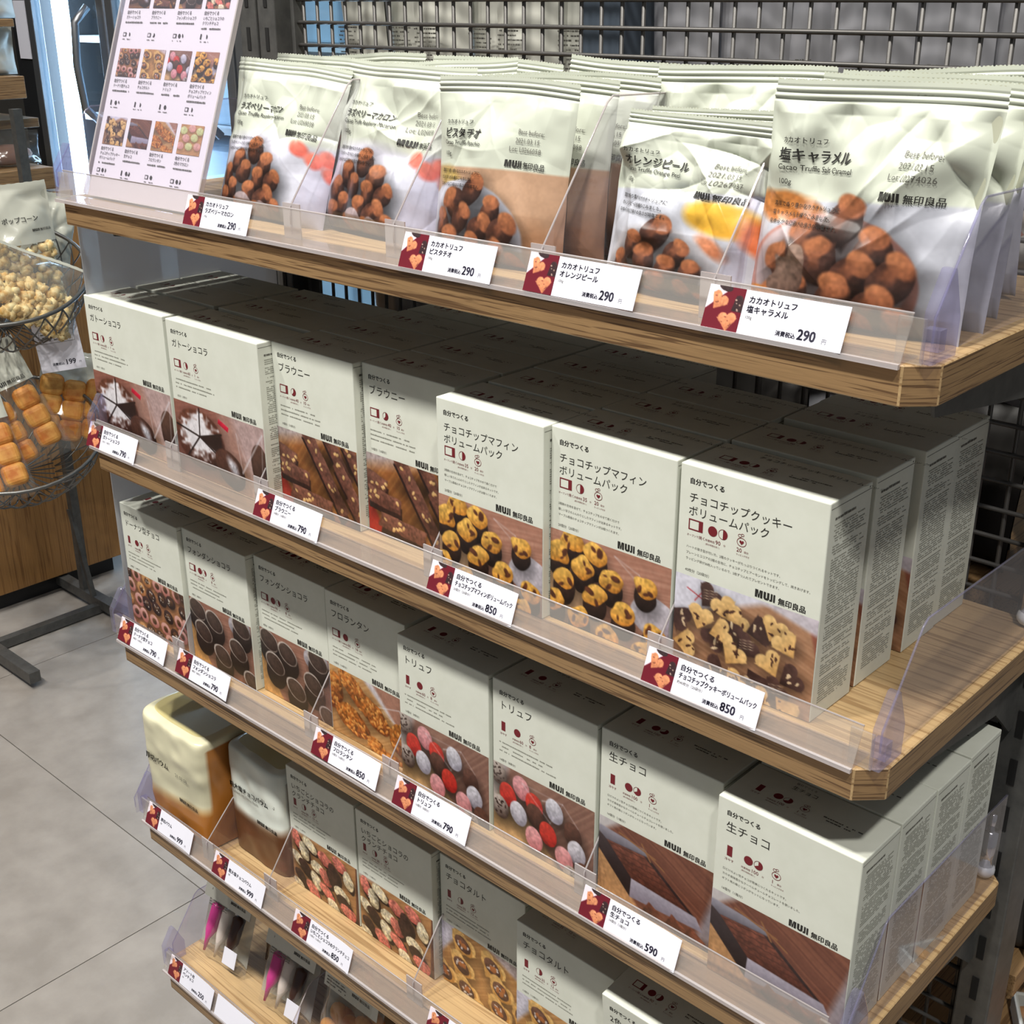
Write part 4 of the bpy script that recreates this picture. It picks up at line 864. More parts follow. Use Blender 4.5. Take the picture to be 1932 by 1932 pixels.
# ------------------------------------------------------------------ truffle pouches
class Pouch:
    """front surface of a crumpled flat pouch on an n x m grid; x across, z up, -y to the viewer"""
    def __init__(s, W, H, D, seed, nu=BAGW, nv=BAGH, crumple=1.0, seal=.085, sag=0.0, gusset=0.02):
        s.W, s.H = W, H; rng = random.Random(seed)
        u = np.linspace(-1, 1, nu); v = np.linspace(1, 0, nv); U, V = np.meshgrid(u, v); s.U, s.V = U, V
        pv = np.clip(V / .10, 0, 1) ** .5 * np.clip((1 - seal - V) / (.62), 0, 1) ** .7
        s.t = D / 2 * np.clip(1 - np.abs(U) ** 2.4, 0, 1) ** .8 * pv
        y = -s.t.copy()
        body = np.clip((1 - seal - V) / .05, 0, 1) * np.clip((1 - np.abs(U)) / .06, 0, 1)
        w = np.zeros_like(U)
        for _ in range(int(26 * crumple)):
            hi = rng.random() < .72
            cu = rng.uniform(-.95, .95); cv = rng.uniform(.5, .9) if hi else rng.uniform(.02, .5); a = rng.uniform(-.9, .9) + (math.pi / 2 if rng.random() < .65 else 0)
            L = rng.uniform(.10, .34); sg = rng.uniform(.02, .05); amp = rng.uniform(.0012, .0036) * rng.choice((-1, 1)) * (1 if hi else .55)
            dx, dz = (U - cu) * .5, (V - cv) * H / W; al = dx * math.cos(a) + dz * math.sin(a); pe = -dx * math.sin(a) + dz * math.cos(a) + .35 * al * al * rng.uniform(-2, 2)
            prof = np.exp(-np.abs(pe) / sg) if rng.random() < .5 else np.tanh(pe / (sg * 1.1 + .02)) * np.exp(-(pe / (sg * 3 + .05)) ** 2)
            w += amp * np.exp(-(al / L) ** 2) * prof
        k = nz = vnoise(nv, nu, 5, 6, seed) - .5; k2 = vnoise(nv, nu, 12, 13, seed + 1) - .5
        w += .0050 * k * np.clip(V / .3, 0, 1) + .0016 * k2
        rs = np.random.RandomState(seed); pts = rs.rand(26, 2) * np.array([2.2, 1.1]) - np.array([1.1, .05])
        F = np.sqrt(np.min([((U - a) * .55) ** 2 + ((V - b) * H / W) ** 2 for a, b in pts], 0)); w += (.020 * (F - F.mean())) * (.45 + .55 * np.clip((V - .35) / .3, 0, 1))
        # pleats that fan down from the seal
        for _ in range(5):
            cu = rng.uniform(-.8, .8); sl = rng.uniform(-.5, .5); w += rng.uniform(.0012, .0030) * np.exp(-np.abs(U - cu - sl * (1 - seal - V)) / .07) * np.exp(-(1 - seal - V).clip(0) / .16) * rng.choice((-1, 1))
        y += crumple * w * body
        se = (V > 1 - seal); y += np.where(se, .0005 * np.sign(np.sin((V - (1 - seal)) / seal * math.pi * 2 * 3.2)) * (V < 1 - seal * .25), 0)
        ph = rng.uniform(0, 6); curl = (.004 * np.sin(U * 2.3 + ph) + .0022 * np.sin(U * 5.1 + ph * 2)) * np.clip((V - .55) / .4, 0, 1) ** 1.5
        y += curl
        x = U * W / 2 * (1 - .035 * np.sin(np.clip(V / (1 - seal), 0, 1) * math.pi) * 1.0 + .012 * (vnoise(nv, 1, 1, 9, seed + 2) - .5))
        z = V * H + .0025 * np.sin(U * 1.7 + ph) * V - sag * H * np.clip((V - .5) / .5, 0, 1) ** 1.3 * (1 + .3 * np.sin(U * 2 + ph))
        z = z + np.where(V > .995, .0008 * (np.arange(nu) % 4 < 2)[None, :], 0)
        s.P = np.stack([x, y, z], -1); s.curl = curl
    def mesh(s, name, art, mat):
        C = sample(art, (s.U + 1) / 2, 1 - s.V)
        return grid_mesh(name, s.P, C, mat, True)
    def back(s, name, mat, srgb):
        P = s.P[::6, ::6].copy(); P[..., 1] = s.t[::6, ::6] + s.curl[::6, ::6] + .0006
        P = P[:, ::-1]; C = np.ones(P.shape) * (np.array(srgb) / 255.0)
        return grid_mesh(name, P, C, mat, True)
    def lay(s, uv, off=.0009):
        """millimetre print coordinates (u from left edge, v up) onto the pouch front"""
        nv, nu = s.U.shape; fx = np.clip(uv[:, 0] / (s.W * 1000) * (nu - 1), 0, nu - 1.001); fy = np.clip((1 - uv[:, 1] / (s.H * 1000)) * (nv - 1), 0, nv - 1.001)
        xi = fx.astype(int); yi = fy.astype(int); tx = (fx - xi)[:, None]; ty = (fy - yi)[:, None]
        p = (s.P[yi, xi] * (1 - tx) + s.P[yi, xi + 1] * tx) * (1 - ty) + (s.P[yi + 1, xi] * (1 - tx) + s.P[yi + 1, xi + 1] * tx) * ty
        p[:, 1] -= off; return p
SUB = 'カカオトリュフ'
FLAV = {
 'raspberry': ('ラズベリーマカロン', 'Cacao Truffle Raspberry Macaron', '2021.03.15', 'Lot: L0268038', 'ラズベリーマカロンを練りこみました。'),
 'pistachio': ('ピスタチオ', 'Cacao Truffle Pistachio', '2021.03.15', 'Lot: L0266058', 'ピスタチオを練りこみました。'),
 'orange': ('オレンジピール', 'Cacao Truffle Orange Peel', '2021.03.15', 'Lot: L0267037', 'オレンジピールを練りこみました。'),
 'caramel': ('塩キャラメル', 'Cacao Truffle Salt Caramel', '2021.03.15', 'Lot: L0274026', '塩キャラメルを練りこみました。'),
}
NAMEF = {'raspberry': 'raspberry macaron', 'pistachio': 'pistachio', 'orange': 'orange peel', 'caramel': 'salt caramel'}
def build_pouch(key, W, H, D, seed, crumple=1.0, sag=0.0, tz=1.0):
    p = Pouch(W, H, D, seed, crumple=crumple, sag=sag); root = empty('truffle_pouch')
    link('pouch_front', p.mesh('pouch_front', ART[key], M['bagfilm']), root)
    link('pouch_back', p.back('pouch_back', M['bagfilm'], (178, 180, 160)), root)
    a, b, dt, lot, d2 = FLAV[key]; W1 = W * 1000; k = Ink(); s = W1 / 138.0; q = H * 1000 / 140.0
    k.text(SUB, 13 * s, 104 * q, 4.0 * s, M['black'], .012); k.text(a, 12 * s, 94 * q, 8.0 * s if len(a) < 8 else 6.6 * s, M['black'], .03); k.text(b, 12 * s, 88 * q, 4.6 * s, M['black'], .006); k.text('100g', 12 * s, 79.5 * q, 4.6 * s, M['black'])
    for j, t in enumerate(('濃厚で香り豊かなカカオトリュフに', d2, 'なめらかな口溶けの良さが特徴です。')): k.text(t, 10 * s, (66.5 - j * 5.2) * q, 3.1 * s, M['black'], .01)
    k.text('Best before:', 90 * s, 100 * q, 5.0 * s, M['grey_ink']); k.text(dt, 89 * s, 93.5 * q, 5.0 * s, M['grey_ink']); k.text(lot, 84 * s, 87 * q, 5.0 * s, M['grey_ink'])
    k.text('MUJI', 82 * s, 75.5 * q, 6.6 * s, M['black'], .028, width=14.5 * s); k.text('無印良品', 98.5 * s, 75.7 * q, 5.2 * s, M['black'], .02)
    link('front_lettering', k.mesh('front_lettering', p.lay, 1.3), root)
    return root
def place(o, x, y, lean, yaw, roll, label, z=None, grp='truffle pouches on the top shelf', cat='pouch'):
    o.location = (x, y, ZS[0] + .001 if z is None else z); o.rotation_euler = (math.radians(-lean), math.radians(roll), math.radians(yaw)); o.rotation_mode = 'XYZ'
    tag(o, label, cat, grp); return o
ras = build_pouch('raspberry', .148, .136, .034, 101, .9)
ras_b = build_pouch('raspberry', .148, .140, .034, 106, 1.0)
pis = build_pouch('pistachio', .133, .130, .034, 102, .55)
orn = build_pouch('orange', .130, .122, .040, 103, 1.35, .06)
car = build_pouch('caramel', .140, .140, .038, 104, 1.15)
place(ras, -.204, .058, 17, 1, 2.5, 'raspberry macaron truffle pouch leaning back beside the menu poster')
place(ras_b, -.064, .066, 15, -2, 2, 'raspberry macaron truffle pouch between the divider and the pistachio pouch')
place(pis, .0800, .052, 7, 0, .8, 'front pistachio truffle pouch above its price card')
place(orn, .2475, .054, 8, -1, 1, 'slumped orange peel truffle pouch in front of its column')
place(car, .3710, .054, 6, 2, 1.6, 'front salt caramel truffle pouch at the shelf end')
for src, x, y, lean, yaw, roll, lab in (
    (ras, -.205, .112, 13, 2, 2, 'second raspberry pouch behind the one beside the poster'), (ras, -.190, .165, 8, -2, -3, 'third raspberry pouch at the back near the slotted post'),
    (ras_b, -.062, .120, 14, 3, -2, 'second raspberry pouch behind the one next to the pistachio'), (ras, -.050, .172, 9, 0, 1, 'third raspberry pouch at the back behind the pistachio column'),
    (pis, .0870, .092, 6, -1, 0, 'second pistachio pouch showing its edge behind the front one'), (pis, .0930, .132, 5, 2, 0, 'third pistachio pouch in its column'), (ras_b, .100, .180, 8, 3, 3, 'white pouch at the back of the pistachio column'),
    (orn, .2380, .105, 6, 2, -1, 'second orange peel pouch behind the slumped one'), (car, .215, .150, 6, 4, 1, 'tall pouch behind the orange peel pouches with its date showing'), (orn, .262, .195, 4, -4, 2, 'orange peel pouch at the back against the wire grid'),
    (car, .3690, .098, 6, -3, 3, 'second salt caramel pouch behind the front one'), (car, .3600, .142, 5, -5, 2, 'third salt caramel pouch in its column'), (car, .3480, .188, 4, 3, -2, 'salt caramel pouch at the back against the wire grid')):
    place(copy_tree(src), x, y, lean, yaw, roll, lab)

# ------------------------------------------------------------------ wrapped baumkuchen on the fourth shelf
def wrapped_cake(name, w, d, h, seed, paper, amber, line, texts, slump=.012):
    """block of cake in a printed wrapper: shell from a superellipse swept upward"""
    nt, nz = 120, 60; P = np.zeros((nz, nt, 3)); C = np.zeros((nz, nt, 3)); n1 = vnoise(nz, nt, 24, 10, seed) - .5; n2 = vnoise(nz, nt, 7, 4, seed + 1) - .5; n3 = vnoise(nz, nt, 5, 2, seed + 2) - .5
    for j in range(nz):
        v = 1 - j / (nz - 1)                     # v=1 top .. 0 bottom
        q = 1.0 if v < .90 else 1 - .16 * ((v - .90) / .10) ** 2.0
        hh = h * min(1.0, v / .93) + (h * .02 * (v - .93) / .07 if v > .93 else 0)
        for i in range(nt):
            th = 2 * math.pi * i / nt; cs, sn = math.cos(th), math.sin(th); e = 9.0
            r = (abs(cs) ** e + abs(sn) ** e) ** (-1 / e); rr = q * (1 + .03 * n1[j, i] + .05 * n2[j, i] * v)
            P[j, i] = (w / 2 * r * cs * rr, d / 2 * r * sn * rr, hh - slump * v * v * (.5 + n2[j, i]) + .002 * n3[j, i])
            front = sn < -.55 and abs(cs * r) < .98
            k = line + .10 * n3[j, i] + .06 * cs
            t = (1.0 if v > .88 else 0.0) if not front else min(1, max(0, (v - k) / .10 + .5)); t = max(t, 1.0 if v > .90 else 0)
            C[j, i] = (np.array(paper) * t + np.array(amber) * (1 - t)) / 255.0 * (1 + .16 * n1[j, i] + .18 * n2[j, i])
    P = np.concatenate([P, P[:, :1]], 1); C = np.concatenate([C, C[:, :1]], 1)
    root = empty(name); me = grid_mesh('wrapper', P[:, ::-1], C[:, ::-1], M['wrapfilm'], True); link('wrapper', me, root)
    top = P[0, :-1]; cx = top.mean(0) + np.array([0, 0, .001])
    tm = bpy.data.meshes.new('wrapper_top'); tm.from_pydata([tuple(p) for p in top] + [tuple(cx)], [], [(i, (i + 1) % nt, nt) for i in range(nt)]); set_ink(tm, np.tile(np.array(paper) * np.array((.92, .88, .72)) / 255.0, (nt + 1, 1))); tm.materials.append(M['wrapfilm']); link('wrapper_top', tm, root)
    k = Ink()
    for a in texts: k.text(*a)
    link('front_lettering', k.mesh('front_lettering', lambda uv: np.stack([uv[:, 0] * 1e-3 - w / 2, np.full(len(uv), -d / 2 - .0012), uv[:, 1] * 1e-3], 1)), root)
    return root
b1 = wrapped_cake('wrapped_baumkuchen', .124, .13, .148, 5, (212, 208, 178), (160, 102, 40), .30, [('厚切バウム', 9, 84, 9.5, M['black'], .03), ('21.03.08', 70, 82, 7, M['grey_ink']), ('MUJI 無印良品', 74, 50, 6.4, M['black'], .03)])
b1.location = (-.4150, .080, ZS[3] + .001); tag(b1, 'cream wrapped baumkuchen with amber lower half at the shelf end', 'cake')
b2 = wrapped_cake('wrapped_baumkuchen', .104, .12, .140, 8, (206, 212, 204), (98, 62, 38), .40, [('粗大塩チョコバウム', 8, 86, 8, M['black'], .03), ('Himalayan Salt Choco Baum', 8, 80, 4.6, M['grey_ink']), ('21.03.10', 68, 90, 7, M['grey_ink']), ('MUJI 無印良品', 56, 56, 6.4, M['black'], .03)])
b2.location = (-.2975, .106, ZS[3] + .001); tag(b2, 'white wrapped salt chocolate baumkuchen beside the crunch cartons', 'cake')

# ------------------------------------------------------------------ lowest shelf: pen packs and a cookie pouch
def film_pouch(W, H, D, seed, rows=40):
    return Pouch(W, H, D, seed, 44, 48, .8, .06)
def pen_pack(x, y, lean, yaw, label, pens, seed):
    root = empty('chocolate_pen_pack', (x, y, ZS[4] + .002), (math.radians(-lean), 0, math.radians(yaw))); tag(root, label, 'sweets pack', 'chocolate pen packs')
    p = film_pouch(.092, .135, .018, seed)
    me = p.mesh('clear_film', np.ones((4, 4, 3)), M['film']); link('clear_film', me, root)
    pb = p.back('back_card', M['hazefilm'], (190, 196, 180)); link('back_card', pb, root)
    h = MB().box((-.044, -.0105, .082), (.044, -.0095, .132), M['pouchwhite']); h.build('header_card', root)
    k = Ink(); k.text('ペンチョコ', 16, 108, 8.0, M['black'], .02); k.text('Chocolate Pen Set', 16, 102, 4, M['grey_ink']); k.text('3', 14, 94, 4, M['black']); k.text('MUJI 無印良品', 52, 90, 5, M['black'], .02)
    rng = random.Random(seed)
    for j in range(3): k.dashes(14, 85 - j * 3.4 - 4, 34, 1.7, rng, M['grey_ink'])
    link('front_lettering', k.mesh('front_lettering', lambda uv: np.stack([uv[:, 0] * 1e-3 - .046, np.full(len(uv), -.0108), uv[:, 1] * 1e-3], 1)), root)
    for j, m in enumerate(pens):
        px = -.028 + j * .021
        t = MB().tube([(px - .004, -.004, .008), (px - .002, -.004, .026), (px + .002, -.004, .040), (px + .006, -.004, .074), (px + .0062, -.004, .078)], [.0016, .0035, .0080, .0085, .003], m, 10)
        t.build('chocolate_pen', root)
    MB().box((.010, -.0108, .012), (.034, -.0102, .034), M['card']).build('bar_label', root)
pen_pack(-.418, .052, 20, 4, 'chocolate pen pack with pink white and brown pens at the shelf end', (M['pink'], M['cream'], M['brown']), 71)
pen_pack(-.344, .090, 16, -8, 'dark chocolate pen pack tucked between the two colourful packs', (M['brown'], M['brown'], M['brown']), 72)
pen_pack(-.287, .050, 20, 3, 'chocolate pen pack with pink white and brown pens beside the cookie pouch', (M['pink'], M['cream'], M['brown']), 73)
ck = empty('cookie_pouch', (-.172, .052, ZS[4] + .002), (math.radians(-14), 0, 0)); tag(ck, 'clear pouch of yellow cookies on the lowest shelf', 'pouch')
p = film_pouch(.10, .14, .05, 74); link('clear_film', p.mesh('clear_film', np.ones((4, 4, 3)), M['film']), ck); link('pouch_back', p.back('pouch_back', M['hazefilm'], (200, 196, 170)), ck)
rng = random.Random(5)
for j in range(11):
    MB().ellipsoid((rng.uniform(-.034, .034), rng.uniform(-.008, .006), .015 + .06 * j / 10 + rng.uniform(-.004, .004)), (.017, .007, .015), M['cake'], 12, 8).build('cookie', ck)
MB().box((-.046, -.0085, .088), (.046, -.0078, .134), M['pouchwhite']).build('header_card', ck)
k = Ink(); k.text('MUJI 無印良品', 52, 98, 5.4, M['black'], .02)
for j in range(3): k.dashes(8, 100 - j * 4, 34, 2, rng, M['grey_ink'])
link('front_lettering', k.mesh('front_lettering', lambda uv: np.stack([uv[:, 0] * 1e-3 - .05, np.full(len(uv), -.0087), uv[:, 1] * 1e-3], 1)), ck)

# ------------------------------------------------------------------ menu poster in its clear holder
po = empty('menu_poster', (-.4570, .026, ZS[0] + .003), (math.radians(-20.5), 0, math.radians(0))); tag(po, 'white menu poster of baking kits in a clear leaning holder', 'poster')
PWm, PHm = .185, .300
MB().box((0, 0, 0), (PWm, .0006, PHm), M['paper']).build('poster_paper', po)
hb = MB().box((-.004, -.0022, 0), (PWm + .004, -.0012, PHm + .004), M['acrylic']); hb.build('holder_front', po)
for ex in (-.005, PWm + .003): MB().box((ex, -.0026, 0), (ex + .002, .002, PHm + .004), M['rail_edge']).build('holder_edge', po)
MB().box((-.004, .002, 0), (PWm + .004, .003, PHm + .004), M['acrylic']).build('holder_back', po)
MB().box((-.004, -.0022, -.001), (PWm + .004, .055, .0), M['acrylic']).build('holder_foot', po).rotation_euler = (math.radians(20.5), 0, 0)
rows = [('gateau', 'brownie', 'fondant', 'crunch'), ('donut', 'tart', 'truffle', 'muffin'), ('cookie', 'nama', 'florentin', 'macaron')]
tit = [(['ガトーショコラ'], ['ブラウニー'], ['フォンダンショコラ'], ['いちごとショコラの', 'クランチチョコ']), (['ドーナツ型チョコ'], ['チョコタルト'], ['トリュフ'], ['チョコチップマフィン', 'ボリュームパック']), (['チョコチップクッキー', 'ボリュームパック'], ['生チョコ'], ['フロランタン'], ['2色のマカロン'])]
k = Ink(); rng = random.Random(9)
for j in range(3):
    v0 = 212 - j * 66.5
    for i in range(4):
        u0 = 8.5 + i * 43.2
        A = ART[rows[j][i]]; asp = A.shape[0] / A.shape[1]; cw = min(1.0, asp * .98) if asp < 1 else 1.0
        crop = ((1 - cw) / 2, 0, (1 + cw) / 2, 1)
        link('food_photo', photo_mesh('food_photo', A, .0365, .0275, 52, 40, lambda u, v, a=u0, b=v0: np.stack([u + a * 1e-3, np.full_like(u, -.0004), v + (b - 27.5) * 1e-3], 1), crop), po)
        k.text(J, u0, v0 - 33.0, 3.9, M['black'], .02); vv = v0 - 37.6
        for t in tit[j][i]: k.text(t, u0, vv, 3.6, M['black'], .012); vv -= 4.4
        k.dashes(u0, vv, 30, 1.6, rng, M['grey_ink'], .9)
        vi = v0 - 53.0; d = KITS[rows[j][i]]
        if d['bar']: k.rect(u0 + 1, vi - 2.4, u0 + 3, vi + 2.4, M['black'])
        else: k.frame(u0, vi - 1.9, u0 + 5.6, vi + 1.9, .5, M['black']); k.rect(u0 + 4.2, vi - 1.9, u0 + 5.6, vi + 1.9, M['black'])
        for q, a in enumerate(d['pies']): k.pie(u0 + 10.5 + q * 4.4, vi, 2.0, 0, a, M['black'])
        k.dashes(u0, vi - 5.0, 5, .9, rng, M['grey_ink']); k.dashes(u0 + 8, vi - 5.0, 7, .9, rng, M['grey_ink'])
link('lettering', k.mesh('lettering', face_front(-.0005)), po)
# ------------------------------------------------------------------ behind the wire grid: back side of the gondola
for i, z in enumerate(ZS):
    zz = z - .016 if i != 3 else .712
    b = MB().box((-.47, .345, -TH), (.455, .60, 0), M['oak_y']).build('back_shelf', None, .0008, (0, 0, zz)); tag(b, f'oak shelf board behind the wire grid, {SHN[i]} of the back boards', 'shelf', 'back side shelf boards')
def back_pouch(x, y, z, w, h, mat, label, lines, grp, seed, yaw=0, lean=4, sealtop=True):
    r = random.Random(seed); o = empty('standing_pouch', (x, y, z), (math.radians(lean), 0, math.radians(yaw))); tag(o, label, 'pouch', grp)
    nu, nv = 15, 17; b = MB(); vs = []; D = .036
    n = vnoise(nv, nu, 5, 5, seed) - .5; n2 = vnoise(nv, nu, 7, 2, seed + 3) - .5
    for side in (-1, 1):
        for j in range(nv):
            v = j / (nv - 1)
            for i in range(nu):
                u = -1 + 2 * i / (nu - 1); t = D / 2 * (1 - abs(u) ** 2.5) * min(1, (v / .12) ** .5 if v > 0 else 0) * max(0.0, 1 - v) ** .45
                vs.append((u * w / 2 * (1 - .04 * math.sin(v * 3.1)), side * (t + .0008) + .007 * n[j, i] * (1 - abs(u)) + .005 * n2[j, i] * v, v * h + .004 * n[j, i] * v))
    fs = []; N = nu * nv
    for j in range(nv - 1):
        for i in range(nu - 1):
            a = j * nu + i; fs.append((a, a + 1, a + nu + 1, a + nu)); fs.append((N + a, N + a + nu, N + a + nu + 1, N + a + 1))
    b.add(vs, fs, mat, True); b.build('pouch_body', o)
    k = Ink()
    for (u, v, wd, hh, cnt, pit) in lines:
        for q in range(cnt): k.dashes(u, v - q * pit, wd * r.uniform(.6, 1.0), hh, r, M['grey_ink'], .85)
    if lines: link('print_lines', k.mesh('print_lines', lambda uv: np.stack([uv[:, 0] * 1e-3, np.full(len(uv), -D / 2 - .0045), uv[:, 1] * 1e-3], 1)), o)
    return o
zt = ZS[0] - .016
for q in range(6):
    back_pouch(-.432 + q * .062, .395 + (q % 2) * .02, zt, .085, .24, M['pouchwhite'], f"white printed pouch {['nearest the fridge opening', 'second from the fridge opening', 'third from the fridge opening', 'fourth from the fridge opening', 'fifth from the fridge opening', 'next to the slate divider'][q]} behind the grid", [(-22, 175, 40, 1.9, 15, 4.4), (-18, 104, 32, 2.2, 5, 5.4)], 'printed pouches behind the grid', 300 + q, (q * 37 % 11) - 5)
nd = MB().box((-.086, .348, 0), (-.040, .41, .30), M['navy']).build('slate_divider', None, .001, (0, 0, zt)); tag(nd, 'slate grey upright panel behind the wire grid', 'panel')
for q in range(6):
    back_pouch(.008 + q * .062, .40 + (q % 3) * .012, zt, .078, .235, M['pouchgrey'], f"silver grey pouch {['next to the slate divider', 'second from the slate divider', 'third from the slate divider', 'fourth from the slate divider', 'fifth from the slate divider', 'farthest from the slate divider'][q]} behind the grid", [(-12, 150, 22, 2.6, 3, 5.0)], 'silver pouches behind the grid', 330 + q, (q * 53 % 9) - 4)
for i, zb, spot in ((1, ZS[1] - .016, 'behind the cookie cartons'), (2, ZS[2] - .016, 'behind the fresh chocolate cartons'), (3, .712, 'on the board beside the lower post')):
    rg = random.Random(i * 7)
    for q in range(8):
        m = (M['pouchgrey'], M['shadepouch'], M['hazefilm'], M['redbrown'])[(q * 3 + i) % 4]
        back_pouch(.15 + (q // 2) * .088 + rg.uniform(-.01, .01), .385 + (q % 2) * .055, zb, rg.uniform(.075, .10), rg.uniform(.085, .15) + (.06 if q % 2 else 0), m, f"dim pouch {spot}, {['first', 'second', 'third', 'fourth'][q // 2]} place {'in the rear row' if q % 2 else 'next to the grid'}", [(-14, 62, 26, 2.6, 3, 5.4)] if q % 3 else [], 'dim pouches on the back shelves', 360 + i * 10 + q, rg.uniform(-28, 28), rg.uniform(-12, 14))
for q in range(2):
    o = back_pouch(.342 + q * .075, .372 + .01 * q, zt, .074, .105, M['hazefilm'], ('milky pouch of pink snacks beyond the end divider', 'second milky pouch of pink snacks near the post')[q], [(-20, 78, 36, 2.6, 3, 5.0)], 'pink snack pouches behind the grid', 520 + q, -12 + 20 * q)
    MB().ellipsoid((0, -.002, .032), (.030, .014, .026), M['redbrown'], 12, 8, .08, random.Random(q)).build('pink_filling', o); MB().box((-.026, -.0245, .006), (.022, -.0238, .022), M['card']).build('paper_label', o)
for q in range(6):
    back_pouch(-.40 + q * .092, .40 + (q % 2) * .02, ZS[1] - .016, .115, .230 + .003 * (q % 3), (M['shadepouch'], M['navy'])[q % 3 == 1], f"added dark pouch blocking fridge light behind the {['gateau cartons nearest the post', 'gateau cartons', 'brownie cartons', 'brownie and muffin cartons', 'muffin cartons', 'muffin cartons towards the cookies'][q]}", [], 'dim pouches on the back shelves', 500 + q, (q * 31 % 13) - 6)  # added pouches that block the fridge light, shade put into their dark colour
# snack trays beyond the open end
def snack_tray(x, y, z, label, rot=0):
    o = empty('snack_tray', (x, y, z), (0, 0, math.radians(rot))); tag(o, label, 'snack tray', 'snack trays beyond the gondola end')
    b = MB(); b.box((-.06, -.045, 0), (.06, .045, .004), M['white'])
    for (a0, a1) in (((-.06, -.045), (.06, -.041)), ((-.06, .041), (.06, .045)), ((-.06, -.045), (-.056, .045)), ((.056, -.045), (.06, .045))): b.box((a0[0], a0[1], .004), (a1[0], a1[1], .022), M['white'])
    b.build('tray', o, .001); r = random.Random(label)
    c = MB()
    for _ in range(40): c.ellipsoid((r.uniform(-.048, .048), r.uniform(-.034, .034), .012 + r.uniform(0, .014)), (.012, .007, .006), M['cake'], 7, 5, .2, r)
    tag(c.build('fried_snack', o), kind='stuff')
    MB().box((-.058, -.043, .0235), (.058, .043, .0242), M['film']).build('film_lid', o)
bs = MB().box((.30, .345, -TH), (.62, .62, 0), M['oak_y']).build('back_shelf', None, .0008, (0, 0, .600)); tag(bs, 'oak board under the snack tray behind the lower post', 'shelf', 'back side shelf boards')
snack_tray(.505, .42, .6005, 'white tray of fried snacks at the open end behind the post', 30)
hc = empty('price_card', (.452, .372, .714), (math.radians(-12), 0, math.radians(60))); tag(hc, 'white price card standing on the board behind the lower post', 'price card', 'price cards behind the post')
MB().box((0, -.0005, 0), (.06, 0, .055), M['card']).build('card_paper', hc)
kk = Ink(); kk.dashes(6, 46, 36, 4, random.Random(1), M['blue_ink']); kk.dashes(6, 38, 26, 4, random.Random(2), M['blue_ink']); link('lettering', kk.mesh('lettering', lambda uv: np.stack([uv[:, 0] * 1e-3, np.full(len(uv), -.0007), uv[:, 1] * 1e-3], 1)), hc)

# ------------------------------------------------------------------ wire basket stand
sx, sy = -2.06, .68
st = empty('basket_stand', (sx, sy, 0)); tag(st, 'dark grey square tube floor stand carrying the wire baskets', 'stand')
def bar(a, b, r=.011, mat=None):
    a, b = Vector(a), Vector(b); d = (b - a).normalized(); up = Vector((0, 0, 1)) if abs(d.z) < .9 else Vector((1, 0, 0)); s1 = d.cross(up).normalized() * r; s2 = d.cross(s1).normalized() * r
    vs = [p + i * s1 + j * s2 for p in (a, b) for (i, j) in ((-1, -1), (1, -1), (1, 1), (-1, 1))]
    return vs, [(3, 2, 1, 0), (4, 5, 6, 7), (0, 1, 5, 4), (1, 2, 6, 5), (2, 3, 7, 6), (3, 0, 4, 7)]
def stbar(name, a, b, r=.011):
    m = MB(); v, f = bar(a, b, r); m.add(v, f, M['steel']); return m.build(name, st)
st.location = (-2.16, .53, 0)
stbar('upright_tube', (-.08, .325, .02), (-.08, .325, 1.30)); stbar('long_floor_bar', (0, -.02, .016), (0, .36, .016), .012)
stbar('cross_foot', (-.40, 0, .030), (.25, 0, .030), .014); stbar('cross_foot', (-.30, .325, .030), (.30, .325, .030), .014)
stbar('brace', (-.085, .315, .28), (-.02, .315, .04), .006)
from mathutils import Quaternion
def wire_basket(cx, cy, cz, R, H, label, tilt=0):
    qt = Quaternion(Vector((.418, .908, 0)), math.radians(tilt)); up = qt @ Vector((0, 0, 1)); base = Vector((cx, cy, cz)) - up * H
    o = empty('wire_basket', base, qt.to_euler()); tag(o, label, 'basket', 'round wire baskets'); n = 40
    MB().tube([(R * math.cos(2 * math.pi * i / n), R * math.sin(2 * math.pi * i / n), H) for i in range(n)], .0045, M['basketwire'], 8, True).build('rim', o)
    w = MB()
    def rad(t): return R * (.42 + .58 * math.sin(t * math.pi / 2) ** .8)
    for k in range(26):
        a = 2 * math.pi * k / 26; sw = .5
        w.tube([(rad(t) * math.cos(a + sw * t), rad(t) * math.sin(a + sw * t), H * t ** 1.25) for t in np.linspace(0, 1, 9)], .0021, M['basketwire'], 4)
        w.tube([(rad(t) * math.cos(a - sw * t), rad(t) * math.sin(a - sw * t), H * t ** 1.25) for t in np.linspace(0, 1, 9)], .0021, M['basketwire'], 4)
    for k in range(14):
        a = math.pi * k / 14; q = rad(0); w.tube([(q * math.cos(a), q * math.sin(a), 0), (-q * math.cos(a), -q * math.sin(a), 0)], .0021, M['basketwire'], 4)
    w.build('wire_mesh', o)
wire_basket(-2.05, .658, .971, .200, .15, 'upper round wire basket holding popcorn bags', 24)
wire_basket(-2.02, .618, .605, .205, .13, 'lower round wire basket holding cake stick bags', 24)
